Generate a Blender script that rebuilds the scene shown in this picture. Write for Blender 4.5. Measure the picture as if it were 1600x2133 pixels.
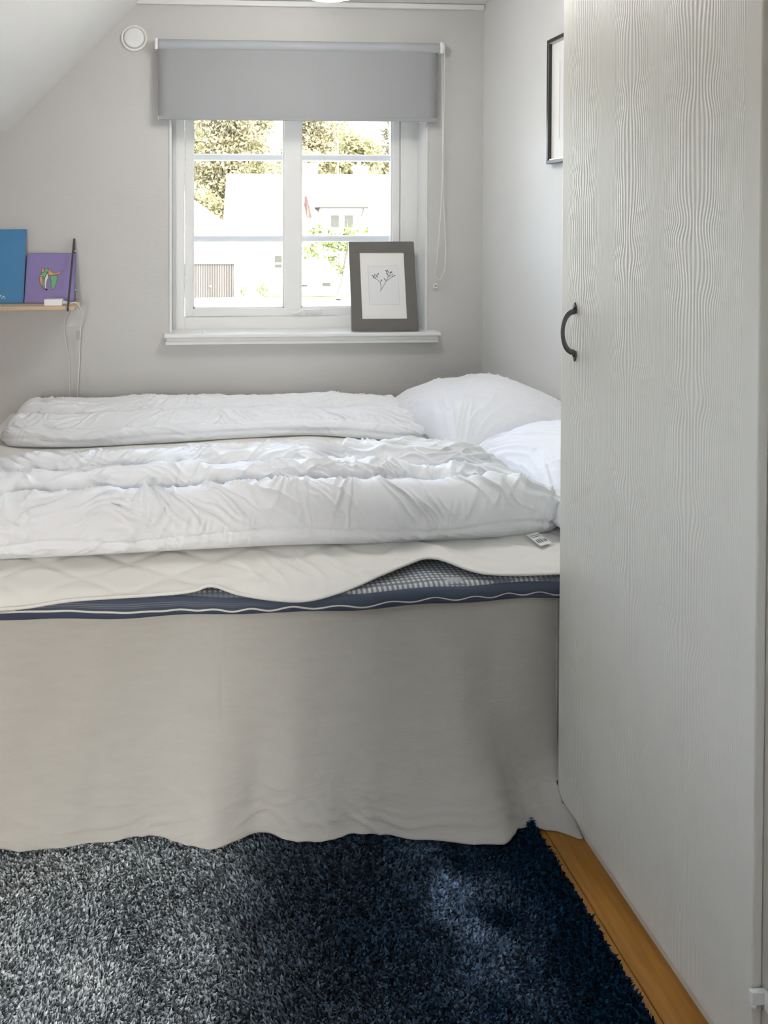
import bpy, bmesh, math, random
import numpy as np
from mathutils import Vector, Matrix

S = bpy.context.scene
COL = S.collection
for o in list(bpy.data.objects):
    bpy.data.objects.remove(o)

# ------------------------------------------------------------------ camera, sky, sun, lights, exposure
cam_data = bpy.data.cameras.new('camera')
cam = bpy.data.objects.new('camera', cam_data)
COL.objects.link(cam)
S.camera = cam
cam.location = (0, 0, 1.40)
cam.rotation_euler = (math.radians(90 - 0.96), 0, math.radians(-3.7))
cam_data.sensor_fit = 'HORIZONTAL'
cam_data.sensor_width = 36.0
cam_data.lens = 36.0
cam_data.shift_x = (800 - 459) / 1600
cam_data.shift_y = -(1066.5 - 492) / 1600
cam_data.clip_start = 0.02
cam_data.clip_end = 400

world = bpy.data.worlds.new('world')
S.world = world
world.use_nodes = True
wn = world.node_tree
wn.nodes.clear()
w_out = wn.nodes.new('ShaderNodeOutputWorld')
w_bg = wn.nodes.new('ShaderNodeBackground')
w_sky = wn.nodes.new('ShaderNodeTexSky')
w_sky.sky_type = 'NISHITA'
w_sky.sun_disc = False
w_sky.sun_elevation = math.radians(42)
w_sky.sun_rotation = math.radians(145)
w_sky.air_density = 1.0
w_sky.dust_density = 3.0
w_bg.inputs['Strength'].default_value = 2.3
w_hs = wn.nodes.new('ShaderNodeHueSaturation')
w_hs.inputs['Saturation'].default_value = 0.62
wn.links.new(w_sky.outputs[0], w_hs.inputs['Color'])
wn.links.new(w_hs.outputs[0], w_bg.inputs['Color'])
wn.links.new(w_bg.outputs[0], w_out.inputs['Surface'])


def light(name, kind, energy, loc, rot, color=(1, 1, 1), size=1.0, size_y=None, angle=None):
    d = bpy.data.lights.new(name, kind)
    d.energy = energy
    d.color = color
    if kind == 'AREA':
        d.shape = 'RECTANGLE'
        d.size = size
        d.size_y = size_y or size
    if angle is not None:
        d.angle = angle
    o = bpy.data.objects.new(name, d)
    COL.objects.link(o)
    o.location = loc
    o.rotation_euler = rot
    return o


# sun from behind this house, over the right shoulder, so that the houses opposite are front lit
sun_dir = Vector((-0.45, 0.75, -0.62))
sun = light('sun', 'SUN', 11.0, (0, -20, 30), (0, 0, 0), (1.0, 0.95, 0.86), angle=math.radians(0.6))
sun.rotation_euler = sun_dir.to_track_quat('-Z', 'Y').to_euler()
# unseen area lamp added on the landing, shining through the doorway as daylight
light('added_landing_light', 'AREA', 54.0, (-1.15, -2.45, 1.45), (math.radians(90), 0, math.radians(-6)),
      (1.0, 0.97, 0.93), 0.32, 1.5)

S.view_settings.view_transform = 'Standard'
S.view_settings.look = 'None'
S.view_settings.gamma = 1.0
S.view_settings.use_curve_mapping = False
S.view_settings.exposure = 0.72

# ------------------------------------------------------------------ helpers
ORIGIN = {}


def tag(o, label=None, cat=None, group=None, kind=None):
    if label:
        o['label'] = label
    if cat:
        o['category'] = cat
    if group:
        o['group'] = group
    if kind:
        o['kind'] = kind
    return o


def thing(name, loc, label=None, cat=None, group=None, kind=None):
    o = bpy.data.objects.new(name, None)
    COL.objects.link(o)
    o.empty_display_size = 0.1
    o.location = loc
    ORIGIN[o.name] = Vector(loc)
    return tag(o, label, cat, group, kind)


def link_mesh(name, me, mat, parent=None, origin=None):
    o = bpy.data.objects.new(name, me)
    COL.objects.link(o)
    if mat:
        me.materials.append(mat)
    if parent:
        o.parent = parent
        org = ORIGIN[parent.name]
    else:
        org = Vector(origin or (0, 0, 0))
        o.location = org
    if org.length > 0:
        me.transform(Matrix.Translation(-org))
    ORIGIN[o.name] = org
    return o


def mesh(name, verts, faces, mat, parent=None, smooth=False, origin=None):
    me = bpy.data.meshes.new(name)
    me.from_pydata([tuple(map(float, v)) for v in verts], [], [tuple(map(int, f)) for f in faces])
    if smooth:
        me.polygons.foreach_set('use_smooth', [True] * len(me.polygons))
    me.update()
    return link_mesh(name, me, mat, parent, origin)


def grid_mesh(name, P, mat, parent=None, smooth=True, close_u=False, close_v=False, origin=None, extra=None):
    """P: array (n, m, 3)"""
    n, m, _ = P.shape
    idx = np.arange(n * m).reshape(n, m)
    if close_u:
        idx = np.vstack([idx, idx[:1]])
    if close_v:
        idx = np.hstack([idx, idx[:, :1]])
    q = np.stack([idx[:-1, :-1], idx[1:, :-1], idx[1:, 1:], idx[:-1, 1:]], -1).reshape(-1, 4)
    faces = [tuple(f) for f in q.tolist()]
    if extra:
        faces += extra
    return mesh(name, P.reshape(-1, 3), faces, mat, parent, smooth, origin)


def from_bm(name, bm, mat, parent=None, smooth=False, origin=None):
    me = bpy.data.meshes.new(name)
    bm.normal_update()
    bm.to_mesh(me)
    bm.free()
    if smooth:
        me.polygons.foreach_set('use_smooth', [True] * len(me.polygons))
    return link_mesh(name, me, mat, parent, origin)


def bm_box(bm, x0, x1, y0, y1, z0, z1, bevel=0.0, seg=1, rot=None, about=None):
    b = bmesh.new()
    bmesh.ops.create_cube(b, size=1)
    for v in b.verts:
        v.co = Vector((x0 + (v.co.x + .5) * (x1 - x0), y0 + (v.co.y + .5) * (y1 - y0), z0 + (v.co.z + .5) * (z1 - z0)))
    if bevel > 0:
        bmesh.ops.bevel(b, geom=b.edges[:], offset=bevel, segments=seg, affect='EDGES', profile=0.6)
    if rot is not None:
        bmesh.ops.rotate(b, verts=b.verts[:], cent=about, matrix=rot)
    tmp = bpy.data.meshes.new('tmp')
    b.to_mesh(tmp)
    b.free()
    bm.from_mesh(tmp)
    bpy.data.meshes.remove(tmp)


def box(name, x0, x1, y0, y1, z0, z1, mat, parent=None, bevel=0.0, seg=1, origin=None, rot=None, about=None):
    bm = bmesh.new()
    bm_box(bm, x0, x1, y0, y1, z0, z1, bevel, seg, rot, about)
    return from_bm(name, bm, mat, parent, False, origin)


def catmull(pts, n):
    p = np.array(pts, float)
    p = np.vstack([2 * p[0] - p[1], p, 2 * p[-1] - p[-2]])
    k = len(p) - 3
    t = np.linspace(0, k - 1e-9, n)
    i = t.astype(int)
    f = (t - i)[:, None]
    a, b, c, d = p[i], p[i + 1], p[i + 2], p[i + 3]
    return 0.5 * (2 * b + (c - a) * f + (2 * a - 5 * b + 4 * c - d) * f ** 2 + (3 * b - a - 3 * c + d) * f ** 3)


def resample(c, n):
    d = np.r_[0, np.cumsum(np.linalg.norm(np.diff(c, axis=0), axis=1))]
    u = np.linspace(0, d[-1], n)
    return np.stack([np.interp(u, d, c[:, k]) for k in range(c.shape[1])], 1), u


def tube_pts(path, r, n=8, ry=None):
    """rings along a path; r scalar or per point"""
    path = np.array(path, float)
    r = np.broadcast_to(r, len(path))
    tan = np.gradient(path, axis=0)
    tan /= np.linalg.norm(tan, axis=1)[:, None] + 1e-12
    up = np.array([0.0, 0, 1]) if abs(tan[0, 2]) < 0.9 else np.array([1.0, 0, 0])
    rings = []
    for i in range(len(path)):
        a = np.cross(tan[i], up)
        a /= np.linalg.norm(a) + 1e-12
        b = np.cross(a, tan[i])
        up = b
        th = np.arange(n) / n * 2 * math.pi
        rings.append(path[i] + r[i] * (np.cos(th)[:, None] * a + np.sin(th)[:, None] * b * (ry or 1)))
    return np.array(rings)


def tube(name, path, r, mat, parent=None, n=8, origin=None, smooth=True, ry=None):
    P = tube_pts(path, r, n, ry)
    k = len(P)
    ends = [tuple(range(n))[::-1], tuple(range((k - 1) * n, k * n))]
    return grid_mesh(name, P, mat, parent, smooth, close_v=True, origin=origin, extra=ends)


def lathe(name, prof, axis_pt, axis, mat, parent=None, n=40, origin=None, smooth=True):
    """prof: list of (radius, height along axis)"""
    q = Vector(axis).to_track_quat('Z', 'Y').to_matrix()
    P = np.zeros((len(prof), n, 3))
    for i, (r, h) in enumerate(prof):
        for j in range(n):
            a = j / n * 2 * math.pi
            P[i, j] = Vector(axis_pt) + q @ Vector((max(r, 1e-5) * math.cos(a), max(r, 1e-5) * math.sin(a), h))
    return grid_mesh(name, P, mat, parent, smooth, close_v=True, origin=origin,
                     extra=[tuple(range(n))[::-1], tuple(range((len(prof) - 1) * n, len(prof) * n))])


def poly_prism(name, pts2, to3, depth, mat, parent=None, origin=None):
    """outline (2d) mapped by to3(u, v, w), extruded w from 0 to depth"""
    n = len(pts2)
    v = [to3(u, w, 0) for u, w in pts2] + [to3(u, w, depth) for u, w in pts2]
    f = [tuple(range(n)), tuple(range(2 * n - 1, n - 1, -1))]
    f += [(i, i + n, (i + 1) % n + n, (i + 1) % n) for i in range(n)]
    o = mesh(name, v, f, mat, parent, False, origin)
    bm = bmesh.new()
    bm.from_mesh(o.data)
    bmesh.ops.recalc_face_normals(bm, faces=bm.faces[:])
    bm.to_mesh(o.data)
    bm.free()
    return o


class Perlin:
    def __init__(self, seed):
        r = np.random.RandomState(seed)
        self.p = np.r_[r.permutation(256), r.permutation(256)]
        a = r.rand(256) * 2 * np.pi
        self.g = np.stack([np.cos(a), np.sin(a)], 1)

    def __call__(self, x, y):
        x = np.asarray(x, float)
        y = np.asarray(y, float)
        x, y = np.broadcast_arrays(x, y)
        xi = np.floor(x).astype(int)
        yi = np.floor(y).astype(int)
        xf = x - xi
        yf = y - yi
        u = xf ** 3 * (xf * (xf * 6 - 15) + 10)
        v = yf ** 3 * (yf * (yf * 6 - 15) + 10)

        def gr(dx, dy):
            h = self.p[(self.p[(xi + dx) & 255] + ((yi + dy) & 255)) & 511 & 255]
            g = self.g[h]
            return g[..., 0] * (xf - dx) + g[..., 1] * (yf - dy)
        a = gr(0, 0) * (1 - u) + gr(1, 0) * u
        b = gr(0, 1) * (1 - u) + gr(1, 1) * u
        return (a * (1 - v) + b * v) * 1.5


def displace_normal(P, d):
    du = np.gradient(P, axis=0)
    dv = np.gradient(P, axis=1)
    nrm = np.cross(du, dv)
    nrm /= np.linalg.norm(nrm, axis=2)[..., None] + 1e-12
    return P + nrm * d[..., None], nrm


# ------------------------------------------------------------------ materials
def mat(name, color, rough=0.6, bump=0.0, bscale=200.0, var=0.0, vscale=6.0, metal=0.0, stretch=None, spec=0.5,
        sheen=0.0):
    m = bpy.data.materials.new(name)
    m.use_nodes = True
    nt = m.node_tree
    b = nt.nodes['Principled BSDF']
    b.inputs['Base Color'].default_value = (*color, 1)
    b.inputs['Roughness'].default_value = rough
    b.inputs['Metallic'].default_value = metal
    b.inputs['Specular IOR Level'].default_value = spec
    if sheen:
        b.inputs['Sheen Weight'].default_value = sheen
    tc = nt.nodes.new('ShaderNodeTexCoord')
    mp = nt.nodes.new('ShaderNodeMapping')
    if stretch:
        mp.inputs['Scale'].default_value = stretch
    nt.links.new(tc.outputs['Object'], mp.inputs['Vector'])
    if var > 0:
        n = nt.nodes.new('ShaderNodeTexNoise')
        n.inputs['Scale'].default_value = vscale
        n.inputs['Detail'].default_value = 6
        nt.links.new(mp.outputs[0], n.inputs['Vector'])
        mr = nt.nodes.new('ShaderNodeMapRange')
        mr.inputs[1].default_value = 0.25
        mr.inputs[2].default_value = 0.75
        mr.inputs[3].default_value = 1 - var
        mr.inputs[4].default_value = 1 + var
        nt.links.new(n.outputs['Fac'], mr.inputs[0])
        mx = nt.nodes.new('ShaderNodeVectorMath')
        mx.operation = 'SCALE'
        mx.inputs[0].default_value = color
        nt.links.new(mr.outputs[0], mx.inputs['Scale'])
        nt.links.new(mx.outputs[0], b.inputs['Base Color'])
    if bump > 0:
        n2 = nt.nodes.new('ShaderNodeTexNoise')
        n2.inputs['Scale'].default_value = bscale
        n2.inputs['Detail'].default_value = 4
        nt.links.new(mp.outputs[0], n2.inputs['Vector'])
        bp = nt.nodes.new('ShaderNodeBump')
        bp.inputs['Strength'].default_value = bump
        bp.inputs['Distance'].default_value = 0.002
        nt.links.new(n2.outputs['Fac'], bp.inputs['Height'])
        nt.links.new(bp.outputs[0], b.inputs['Normal'])
    return m


def attr_mat(name, attr, rough=0.8, sheen=0.0):
    m = bpy.data.materials.new(name)
    m.use_nodes = True
    nt = m.node_tree
    b = nt.nodes['Principled BSDF']
    a = nt.nodes.new('ShaderNodeAttribute')
    a.attribute_name = attr
    nt.links.new(a.outputs['Color'], b.inputs['Base Color'])
    b.inputs['Roughness'].default_value = rough
    b.inputs['Sheen Weight'].default_value = sheen
    return m


M = {}
M['wall'] = mat('woven_grey_wallpaper', (0.60, 0.59, 0.572), 0.85, 0.25, 260, 0.015, 3, stretch=(0.15, 0.15, 1.0))
M['wall_right'] = mat('pale_wallpaper', (0.74, 0.74, 0.73), 0.8, 0.15, 300, 0.01, 3)
M['slope'] = mat('white_wallpaper', (0.82, 0.82, 0.80), 0.85, 0.3, 240)
M['ceiling'] = mat('ceiling_board', (0.80, 0.80, 0.79), 0.7)
M['trim'] = mat('white_trim_paint', (0.78, 0.78, 0.765), 0.35, 0.04, 60)
M['window'] = mat('window_paint', (0.80, 0.80, 0.785), 0.30, 0.03, 60)
M['bar'] = mat('grey_white_bar', (0.62, 0.65, 0.67), 0.4)
M['blind'] = mat('grey_blind_fabric', (0.36, 0.37, 0.375), 0.9, 0.1, 900)
M['tube'] = mat('blind_roll_fabric', (0.42, 0.44, 0.46), 0.75, 0.1, 900)
M['plastic'] = mat('white_plastic', (0.82, 0.82, 0.80), 0.35)
M['cord'] = mat('white_cord', (0.80, 0.79, 0.75), 0.5)
M['black_metal'] = mat('black_powder_coated_steel', (0.06, 0.056, 0.053), 0.45, 0.1, 800)
M['screw'] = mat('bright_screw_steel', (0.7, 0.7, 0.72), 0.2, metal=1.0)
M['pewter'] = mat('dark_pewter', (0.16, 0.165, 0.17), 0.28, 0.15, 90, metal=1.0)
M['shelf'] = mat('pale_oak', (0.62, 0.46, 0.30), 0.5, 0.1, 60, 0.12, 9, stretch=(0.6, 6, 6))
M['floor'] = mat('honey_oak', (0.42, 0.19, 0.035), 0.35, 0.08, 80, 0.22, 10, stretch=(9, 0.7, 1))
M['floor_base'] = mat('subfloor', (0.10, 0.05, 0.02), 0.8)
M['frame_grey'] = mat('dark_grey_frame', (0.14, 0.132, 0.12), 0.38, 0.05, 300, 0.06, 20)
M['paper'] = mat('white_mat_board', (0.80, 0.79, 0.76), 0.7, 0.05, 400)
M['paper_inner'] = mat('print_paper', (0.76, 0.77, 0.765), 0.7)
M['ink'] = mat('grey_ink', (0.08, 0.085, 0.09), 0.7)
M['pale_line'] = mat('bevel_line', (0.50, 0.50, 0.47), 0.7)
M['frame_black'] = mat('black_frame', (0.03, 0.026, 0.024), 0.35)
M['silver'] = mat('silver_lip', (0.75, 0.73, 0.70), 0.25, metal=0.8)
M['blue_canvas'] = mat('blue_paint', (0.065, 0.235, 0.46), 0.55, 0.1, 500, 0.06, 5)
M['purple_canvas'] = mat('purple_paint', (0.27, 0.215, 0.46), 0.55, 0.1, 500, 0.04, 5)
M['orange'] = mat('orange_paint', (0.72, 0.36, 0.17), 0.6)
M['green'] = mat('green_paint', (0.17, 0.46, 0.22), 0.6)
M['white_paint'] = mat('white_paint', (0.78, 0.77, 0.76), 0.6)
M['outline'] = mat('outline_paint', (0.04, 0.035, 0.07), 0.6)
M['duvet'] = mat('white_cotton', (0.86, 0.87, 0.89), 0.62, 0.06, 500, sheen=0.15)
M['pillow'] = mat('white_pillow_cotton', (0.86, 0.87, 0.90), 0.65, 0.06, 500, sheen=0.15)
M['pad'] = mat('cream_quilted_cotton', (0.84, 0.82, 0.765), 0.8, 0.08, 600)
M['linen'] = mat('greige_linen', (0.56, 0.535, 0.48), 0.9, 0.5, 420, 0.035, 60, stretch=(0.25, 0.25, 1))
M['navy_band'] = mat('navy_border_cloth', (0.085, 0.11, 0.165), 0.85, 0.3, 700, 0.15, 220)
M['navy_dark'] = mat('dark_navy_edging', (0.05, 0.065, 0.11), 0.85, 0.2, 700)
M['piping'] = mat('cream_piping', (0.80, 0.78, 0.70), 0.7)
M['bed_box'] = mat('bed_box_fabric', (0.30, 0.29, 0.27), 0.9)
M['cabinet'] = mat('cabinet_paint', (0.70, 0.685, 0.62), 0.45, 0.03, 100)
M['cabinet_in'] = mat('cabinet_frame_paint', (0.56, 0.53, 0.45), 0.5)
M['lamp'] = mat('lamp_opal_glass', (0.88, 0.88, 0.87), 0.25)
_b = M['lamp'].node_tree.nodes['Principled BSDF']
_b.inputs['Emission Color'].default_value = (1.0, 0.98, 0.95, 1)
_b.inputs['Emission Strength'].default_value = 14.5
M['rug_base'] = mat('rug_backing', (0.06, 0.075, 0.10), 0.95)
M['pile'] = attr_mat('rug_pile_fibre', 'Col', 0.75, 0.0)
M['pile'].node_tree.nodes['Principled BSDF'].inputs['Specular IOR Level'].default_value = 0.12
M['label_cloth'] = mat('label_cloth', (0.85, 0.85, 0.84), 0.6)
M['label_ink'] = mat('label_ink', (0.12, 0.12, 0.13), 0.6)
M['tag_grey'] = mat('cable_tag', (0.42, 0.43, 0.44), 0.5)

# outside
M['render_white'] = mat('white_house_render', (0.80, 0.79, 0.77), 0.8)
M['roof_pale'] = mat('pale_roof_tile', (0.40, 0.37, 0.35), 0.7)
M['red_tile'] = mat('red_tile', (0.085, 0.045, 0.038), 0.9, 0.6, 6, spec=0.05)
M['far_glass'] = mat('far_window_glass', (0.030, 0.031, 0.027), 0.8, spec=0.05)
M['garage_door'] = mat('brown_garage_door', (0.052, 0.046, 0.042), 0.8, spec=0.1)
M['asphalt'] = mat('pale_gravel', (0.42, 0.41, 0.39), 0.9)
M['lawn'] = mat('lawn_grass', (0.038, 0.044, 0.010), 0.9, 0.8, 8, 0.35, 3)
M['bark'] = mat('tree_bark', (0.075, 0.062, 0.052), 0.9, 0.5, 20)
M['leaf_a'] = mat('leaf_yellow_green', (0.185, 0.172, 0.082), 0.9, var=0.4, vscale=0.9)
M['leaf_b'] = mat('leaf_olive', (0.165, 0.148, 0.082), 0.9, var=0.4, vscale=0.9)
M['leaf_c'] = mat('leaf_bright', (0.070, 0.090, 0.018), 0.9, var=0.4, vscale=1.5)
M['gutter'] = mat('grey_gutter', (0.025, 0.025, 0.022), 0.8, spec=0.1)


def glass_material():
    m = bpy.data.materials.new('window_glass')
    m.use_nodes = True
    nt = m.node_tree
    nt.nodes.clear()
    out = nt.nodes.new('ShaderNodeOutputMaterial')
    tr = nt.nodes.new('ShaderNodeBsdfTransparent')
    tr.inputs['Color'].default_value = (0.97, 0.98, 0.975, 1)
    gl = nt.nodes.new('ShaderNodeBsdfGlossy')
    gl.inputs['Roughness'].default_value = 0.02
    fr = nt.nodes.new('ShaderNodeFresnel')
    fr.inputs['IOR'].default_value = 1.45
    mx = nt.nodes.new('ShaderNodeMixShader')
    nt.links.new(fr.outputs[0], mx.inputs['Fac'])
    nt.links.new(tr.outputs[0], mx.inputs[1])
    nt.links.new(gl.outputs[0], mx.inputs[2])
    nt.links.new(mx.outputs[0], out.inputs['Surface'])
    return m


M['glass'] = glass_material()


def blind_translucency(m, f):
    nt = m.node_tree
    b = nt.nodes['Principled BSDF']
    out = nt.nodes['Material Output']
    t = nt.nodes.new('ShaderNodeBsdfTranslucent')
    t.inputs['Color'].default_value = (0.5, 0.5, 0.5, 1)
    mx = nt.nodes.new('ShaderNodeMixShader')
    mx.inputs['Fac'].default_value = f
    nt.links.new(b.outputs[0], mx.inputs[1])
    nt.links.new(t.outputs[0], mx.inputs[2])
    nt.links.new(mx.outputs[0], out.inputs['Surface'])


blind_translucency(M['blind'], 0.05)


def nodes_math(nt, op, a, b=None, c=None):
    n = nt.nodes.new('ShaderNodeMath')
    n.operation = op
    for i, v in enumerate((a, b, c)):
        if v is None:
            continue
        if isinstance(v, (int, float)):
            n.inputs[i].default_value = v
        else:
            nt.links.new(v, n.inputs[i])
    return n.outputs[0]


def gingham_material():
    m = mat('gingham_ticking', (0.3, 0.3, 0.3), 0.85)
    nt = m.node_tree
    b = nt.nodes['Principled BSDF']
    tc = nt.nodes.new('ShaderNodeTexCoord')
    sx = nt.nodes.new('ShaderNodeSeparateXYZ')
    nt.links.new(tc.outputs['Object'], sx.inputs[0])

    def band(v, per, duty):
        f = nodes_math(nt, 'FRACT', nodes_math(nt, 'MULTIPLY', v, 1 / per))
        return nodes_math(nt, 'LESS_THAN', f, duty)
    yz = nodes_math(nt, 'SUBTRACT', sx.outputs['Y'], sx.outputs['Z'])
    a = band(sx.outputs['X'], 0.0125, 0.55)
    c = band(yz, 0.0125, 0.55)
    white = nodes_math(nt, 'MULTIPLY', a, c)
    half = nodes_math(nt, 'MULTIPLY', nodes_math(nt, 'ADD', a, c), 0.5)
    fac = nodes_math(nt, 'MULTIPLY', nodes_math(nt, 'ADD', nodes_math(nt, 'MULTIPLY', white, 0.75), nodes_math(nt, 'MULTIPLY', half, 0.25)), 1.0)
    cr = nt.nodes.new('ShaderNodeMixRGB')
    cr.inputs[1].default_value = (0.17, 0.19, 0.23, 1)
    cr.inputs[2].default_value = (0.60, 0.61, 0.60, 1)
    nt.links.new(fac, cr.inputs[0])
    nt.links.new(cr.outputs[0], b.inputs['Base Color'])
    return m


M['gingham'] = gingham_material()


def stripe_band_material():
    m = mat('navy_striped_border', (0.085, 0.11, 0.165), 0.85, 0.25, 700)
    nt = m.node_tree
    b = nt.nodes['Principled BSDF']
    tc = nt.nodes.new('ShaderNodeTexCoord')
    sx = nt.nodes.new('ShaderNodeSeparateXYZ')
    nt.links.new(tc.outputs['UV'], sx.inputs[0])
    u, v = sx.outputs['X'], sx.outputs['Y']

    def line(c, w):
        d = nodes_math(nt, 'ABSOLUTE', nodes_math(nt, 'SUBTRACT', v, c))
        return nodes_math(nt, 'LESS_THAN', d, w)
    l = nodes_math(nt, 'MAXIMUM', line(0.50, 0.025), nodes_math(nt, 'MAXIMUM', line(0.36, 0.018), line(0.64, 0.018)))
    # the thin woven lines fade out towards the head of the bed
    fade = nt.nodes.new('ShaderNodeMapRange')
    fade.inputs[1].default_value = 0.30
    fade.inputs[2].default_value = 0.50
    fade.inputs[3].default_value = 1.0
    fade.inputs[4].default_value = 0.0
    nt.links.new(u, fade.inputs[0])
    l = nodes_math(nt, 'MULTIPLY', l, fade.outputs[0])
    cr = nt.nodes.new('ShaderNodeMixRGB')
    cr.inputs[1].default_value = (0.085, 0.105, 0.15, 1)
    cr.inputs[2].default_value = (0.26, 0.27, 0.28, 1)
    nt.links.new(l, cr.inputs[0])
    nt.links.new(cr.outputs[0], b.inputs['Base Color'])
    return m


M['stripe_band'] = stripe_band_material()


def door_relief_material():
    m = mat('wavy_relief_door', (0.775, 0.765, 0.705), 0.42)
    nt = m.node_tree
    b = nt.nodes['Principled BSDF']
    tc = nt.nodes.new('ShaderNodeTexCoord')
    sx = nt.nodes.new('ShaderNodeSeparateXYZ')
    nt.links.new(tc.outputs['UV'], sx.inputs[0])
    u, z = sx.outputs['X'], sx.outputs['Y']       # metres across the door from the handle side, metres up
    mp = nt.nodes.new('ShaderNodeCombineXYZ')
    nt.links.new(nodes_math(nt, 'MULTIPLY', u, 5.0), mp.inputs[0])
    nt.links.new(nodes_math(nt, 'MULTIPLY', z, 2.2), mp.inputs[1])
    nz = nt.nodes.new('ShaderNodeTexNoise')
    nz.inputs['Scale'].default_value = 1.0
    nz.inputs['Detail'].default_value = 0.6
    nt.links.new(mp.outputs[0], nz.inputs['Vector'])
    n1 = nodes_math(nt, 'SUBTRACT', nz.outputs['Fac'], 0.5)
    mp2 = nt.nodes.new('ShaderNodeCombineXYZ')
    nt.links.new(nodes_math(nt, 'MULTIPLY', u, 4.0), mp2.inputs[0])
    nt.links.new(nodes_math(nt, 'MULTIPLY', z, 6.0), mp2.inputs[1])
    nz2 = nt.nodes.new('ShaderNodeTexNoise')
    nz2.inputs['Scale'].default_value = 1.0
    nz2.inputs['Detail'].default_value = 0.0
    nt.links.new(mp2.outputs[0], nz2.inputs['Vector'])
    n2 = nodes_math(nt, 'SUBTRACT', nz2.outputs['Fac'], 0.5)
    # columns of lens shapes: line spacing swells and tightens across the door, pinched up and down it
    zz = nodes_math(nt, 'SINE', nodes_math(nt, 'ADD', nodes_math(nt, 'MULTIPLY', z, 30.0), nodes_math(nt, 'MULTIPLY', n2, 11.0)))
    col = nodes_math(nt, 'SINE', nodes_math(nt, 'ADD', nodes_math(nt, 'MULTIPLY', u, 35.0), nodes_math(nt, 'MULTIPLY', n1, 2.0)))
    amp = nodes_math(nt, 'ADD', 1.9, nodes_math(nt, 'MULTIPLY', zz, 0.8))
    ph = nodes_math(nt, 'ADD', nodes_math(nt, 'MULTIPLY', u, 165.0), nodes_math(nt, 'MULTIPLY', col, amp))
    ph = nodes_math(nt, 'ADD', ph, nodes_math(nt, 'MULTIPLY', n1, 2.0))
    wave = nodes_math(nt, 'SINE', nodes_math(nt, 'MULTIPLY', ph, 2 * math.pi))
    wave = nodes_math(nt, 'ADD', nodes_math(nt, 'MULTIPLY', wave, 0.5), 0.5)
    # the relief is shallower where the lines crowd together
    cc = nodes_math(nt, 'COSINE', nodes_math(nt, 'ADD', nodes_math(nt, 'MULTIPLY', u, 35.0), nodes_math(nt, 'MULTIPLY', n1, 2.0)))
    wave = nodes_math(nt, 'MULTIPLY', wave, nodes_math(nt, 'SUBTRACT', 0.62, nodes_math(nt, 'MULTIPLY', cc, 0.38)))
    # plain margins at both edges
    m1 = nodes_math(nt, 'GREATER_THAN', u, 0.022)
    m2 = nodes_math(nt, 'LESS_THAN', u, 0.575)
    wave = nodes_math(nt, 'MULTIPLY', wave, nodes_math(nt, 'MULTIPLY', m1, m2))
    bp = nt.nodes.new('ShaderNodeBump')
    bp.inputs['Strength'].default_value = 0.42
    bp.inputs['Distance'].default_value = 0.0013
    nt.links.new(wave, bp.inputs['Height'])
    nt.links.new(bp.outputs[0], b.inputs['Normal'])
    return m


M['door'] = door_relief_material()

# ------------------------------------------------------------------ room shell
XR, YB, ZC = 1.455, 3.50, 2.412           # right wall, window wall, ceiling
XL, YR = -1.75, -0.55                     # left knee wall, wall behind the camera
XS = -0.13                                # where the sloped ceiling starts
ZK = ZC + (XL - XS) * 1.006               # height of the knee wall

floor = box('floor', XL - .05, XR + .1, -2.7, YB + .1, -0.06, -0.014, M['floor_base'])
tag(floor, 'honey oak plank floor', 'floor', kind='structure')
random.seed(4)
pw = 0.145
x = XL
row = 0
plank_meshes = {}
while x < XR - 0.01:
    x1 = min(x + pw, XR)
    y = YR
    cuts = [YR, YR + 1.1 + (row % 3) * 0.55, YR + 2.75 + (row % 2) * 0.5, YB]
    for a, b in zip(cuts[:-1], cuts[1:]):
        box('plank', x + .0008, x1 - .0008, a + .0008, b - .0008, -0.014, 0.0, M['floor'], floor, 0.0012)
    x = x1
    row += 1

# window wall with an opening
WX0, WX1, WZ0, WZ1 = 0.005, 1.184, 0.895, 2.06
bm = bmesh.new()
TH = 0.24
bm_box(bm, XL - .1, WX0, YB, YB + TH, -0.06, ZC + .06)
bm_box(bm, WX1, XR + .12, YB, YB + TH, -0.06, ZC + .06)
bm_box(bm, WX0, WX1, YB, YB + TH, -0.06, WZ0)
bm_box(bm, WX0, WX1, YB, YB + TH, WZ1, ZC + .06)
tag(from_bm('wall_back', bm, M['wall']), 'grey woven wallpaper wall with the window', 'wall', kind='structure')
tag(box('wall_right', XR, XR + .12, YR - .1, YB, -0.06, ZC + .06, M['wall_right']),
    'pale wall behind the pillows', 'wall', kind='structure')
tag(box('wall_left', XL - .1, XL, YR - .1, YB, -0.06, ZK + .12, M['slope']),
    'low white knee wall under the sloped ceiling', 'wall', kind='structure')
tag(box('ceiling', XS - .02, XR, YR - .1, YB, ZC, ZC + .06, M['ceiling']), 'flat white ceiling', 'ceiling', kind='structure')
# roof window added to the slope out of view, brightening the wardrobe and skirt
RWX0, RWX1, RWY0, RWY1 = -1.28, -0.62, 0.05, 0.62


def slope_z(x):
    return ZC + (x - XS) * 1.006


def bm_slope(bm, x0, x1, y0, y1, lift0=0.0, lift1=0.09):
    vs = [bm.verts.new((x, y, slope_z(x) + l)) for l in (lift0, lift1) for (x, y) in ((x0, y0), (x1, y0), (x1, y1), (x0, y1))]
    for f_ in ((3, 2, 1, 0), (4, 5, 6, 7), (0, 1, 5, 4), (1, 2, 6, 5), (2, 3, 7, 6), (3, 0, 4, 7)):
        bm.faces.new([vs[i] for i in f_])


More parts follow.
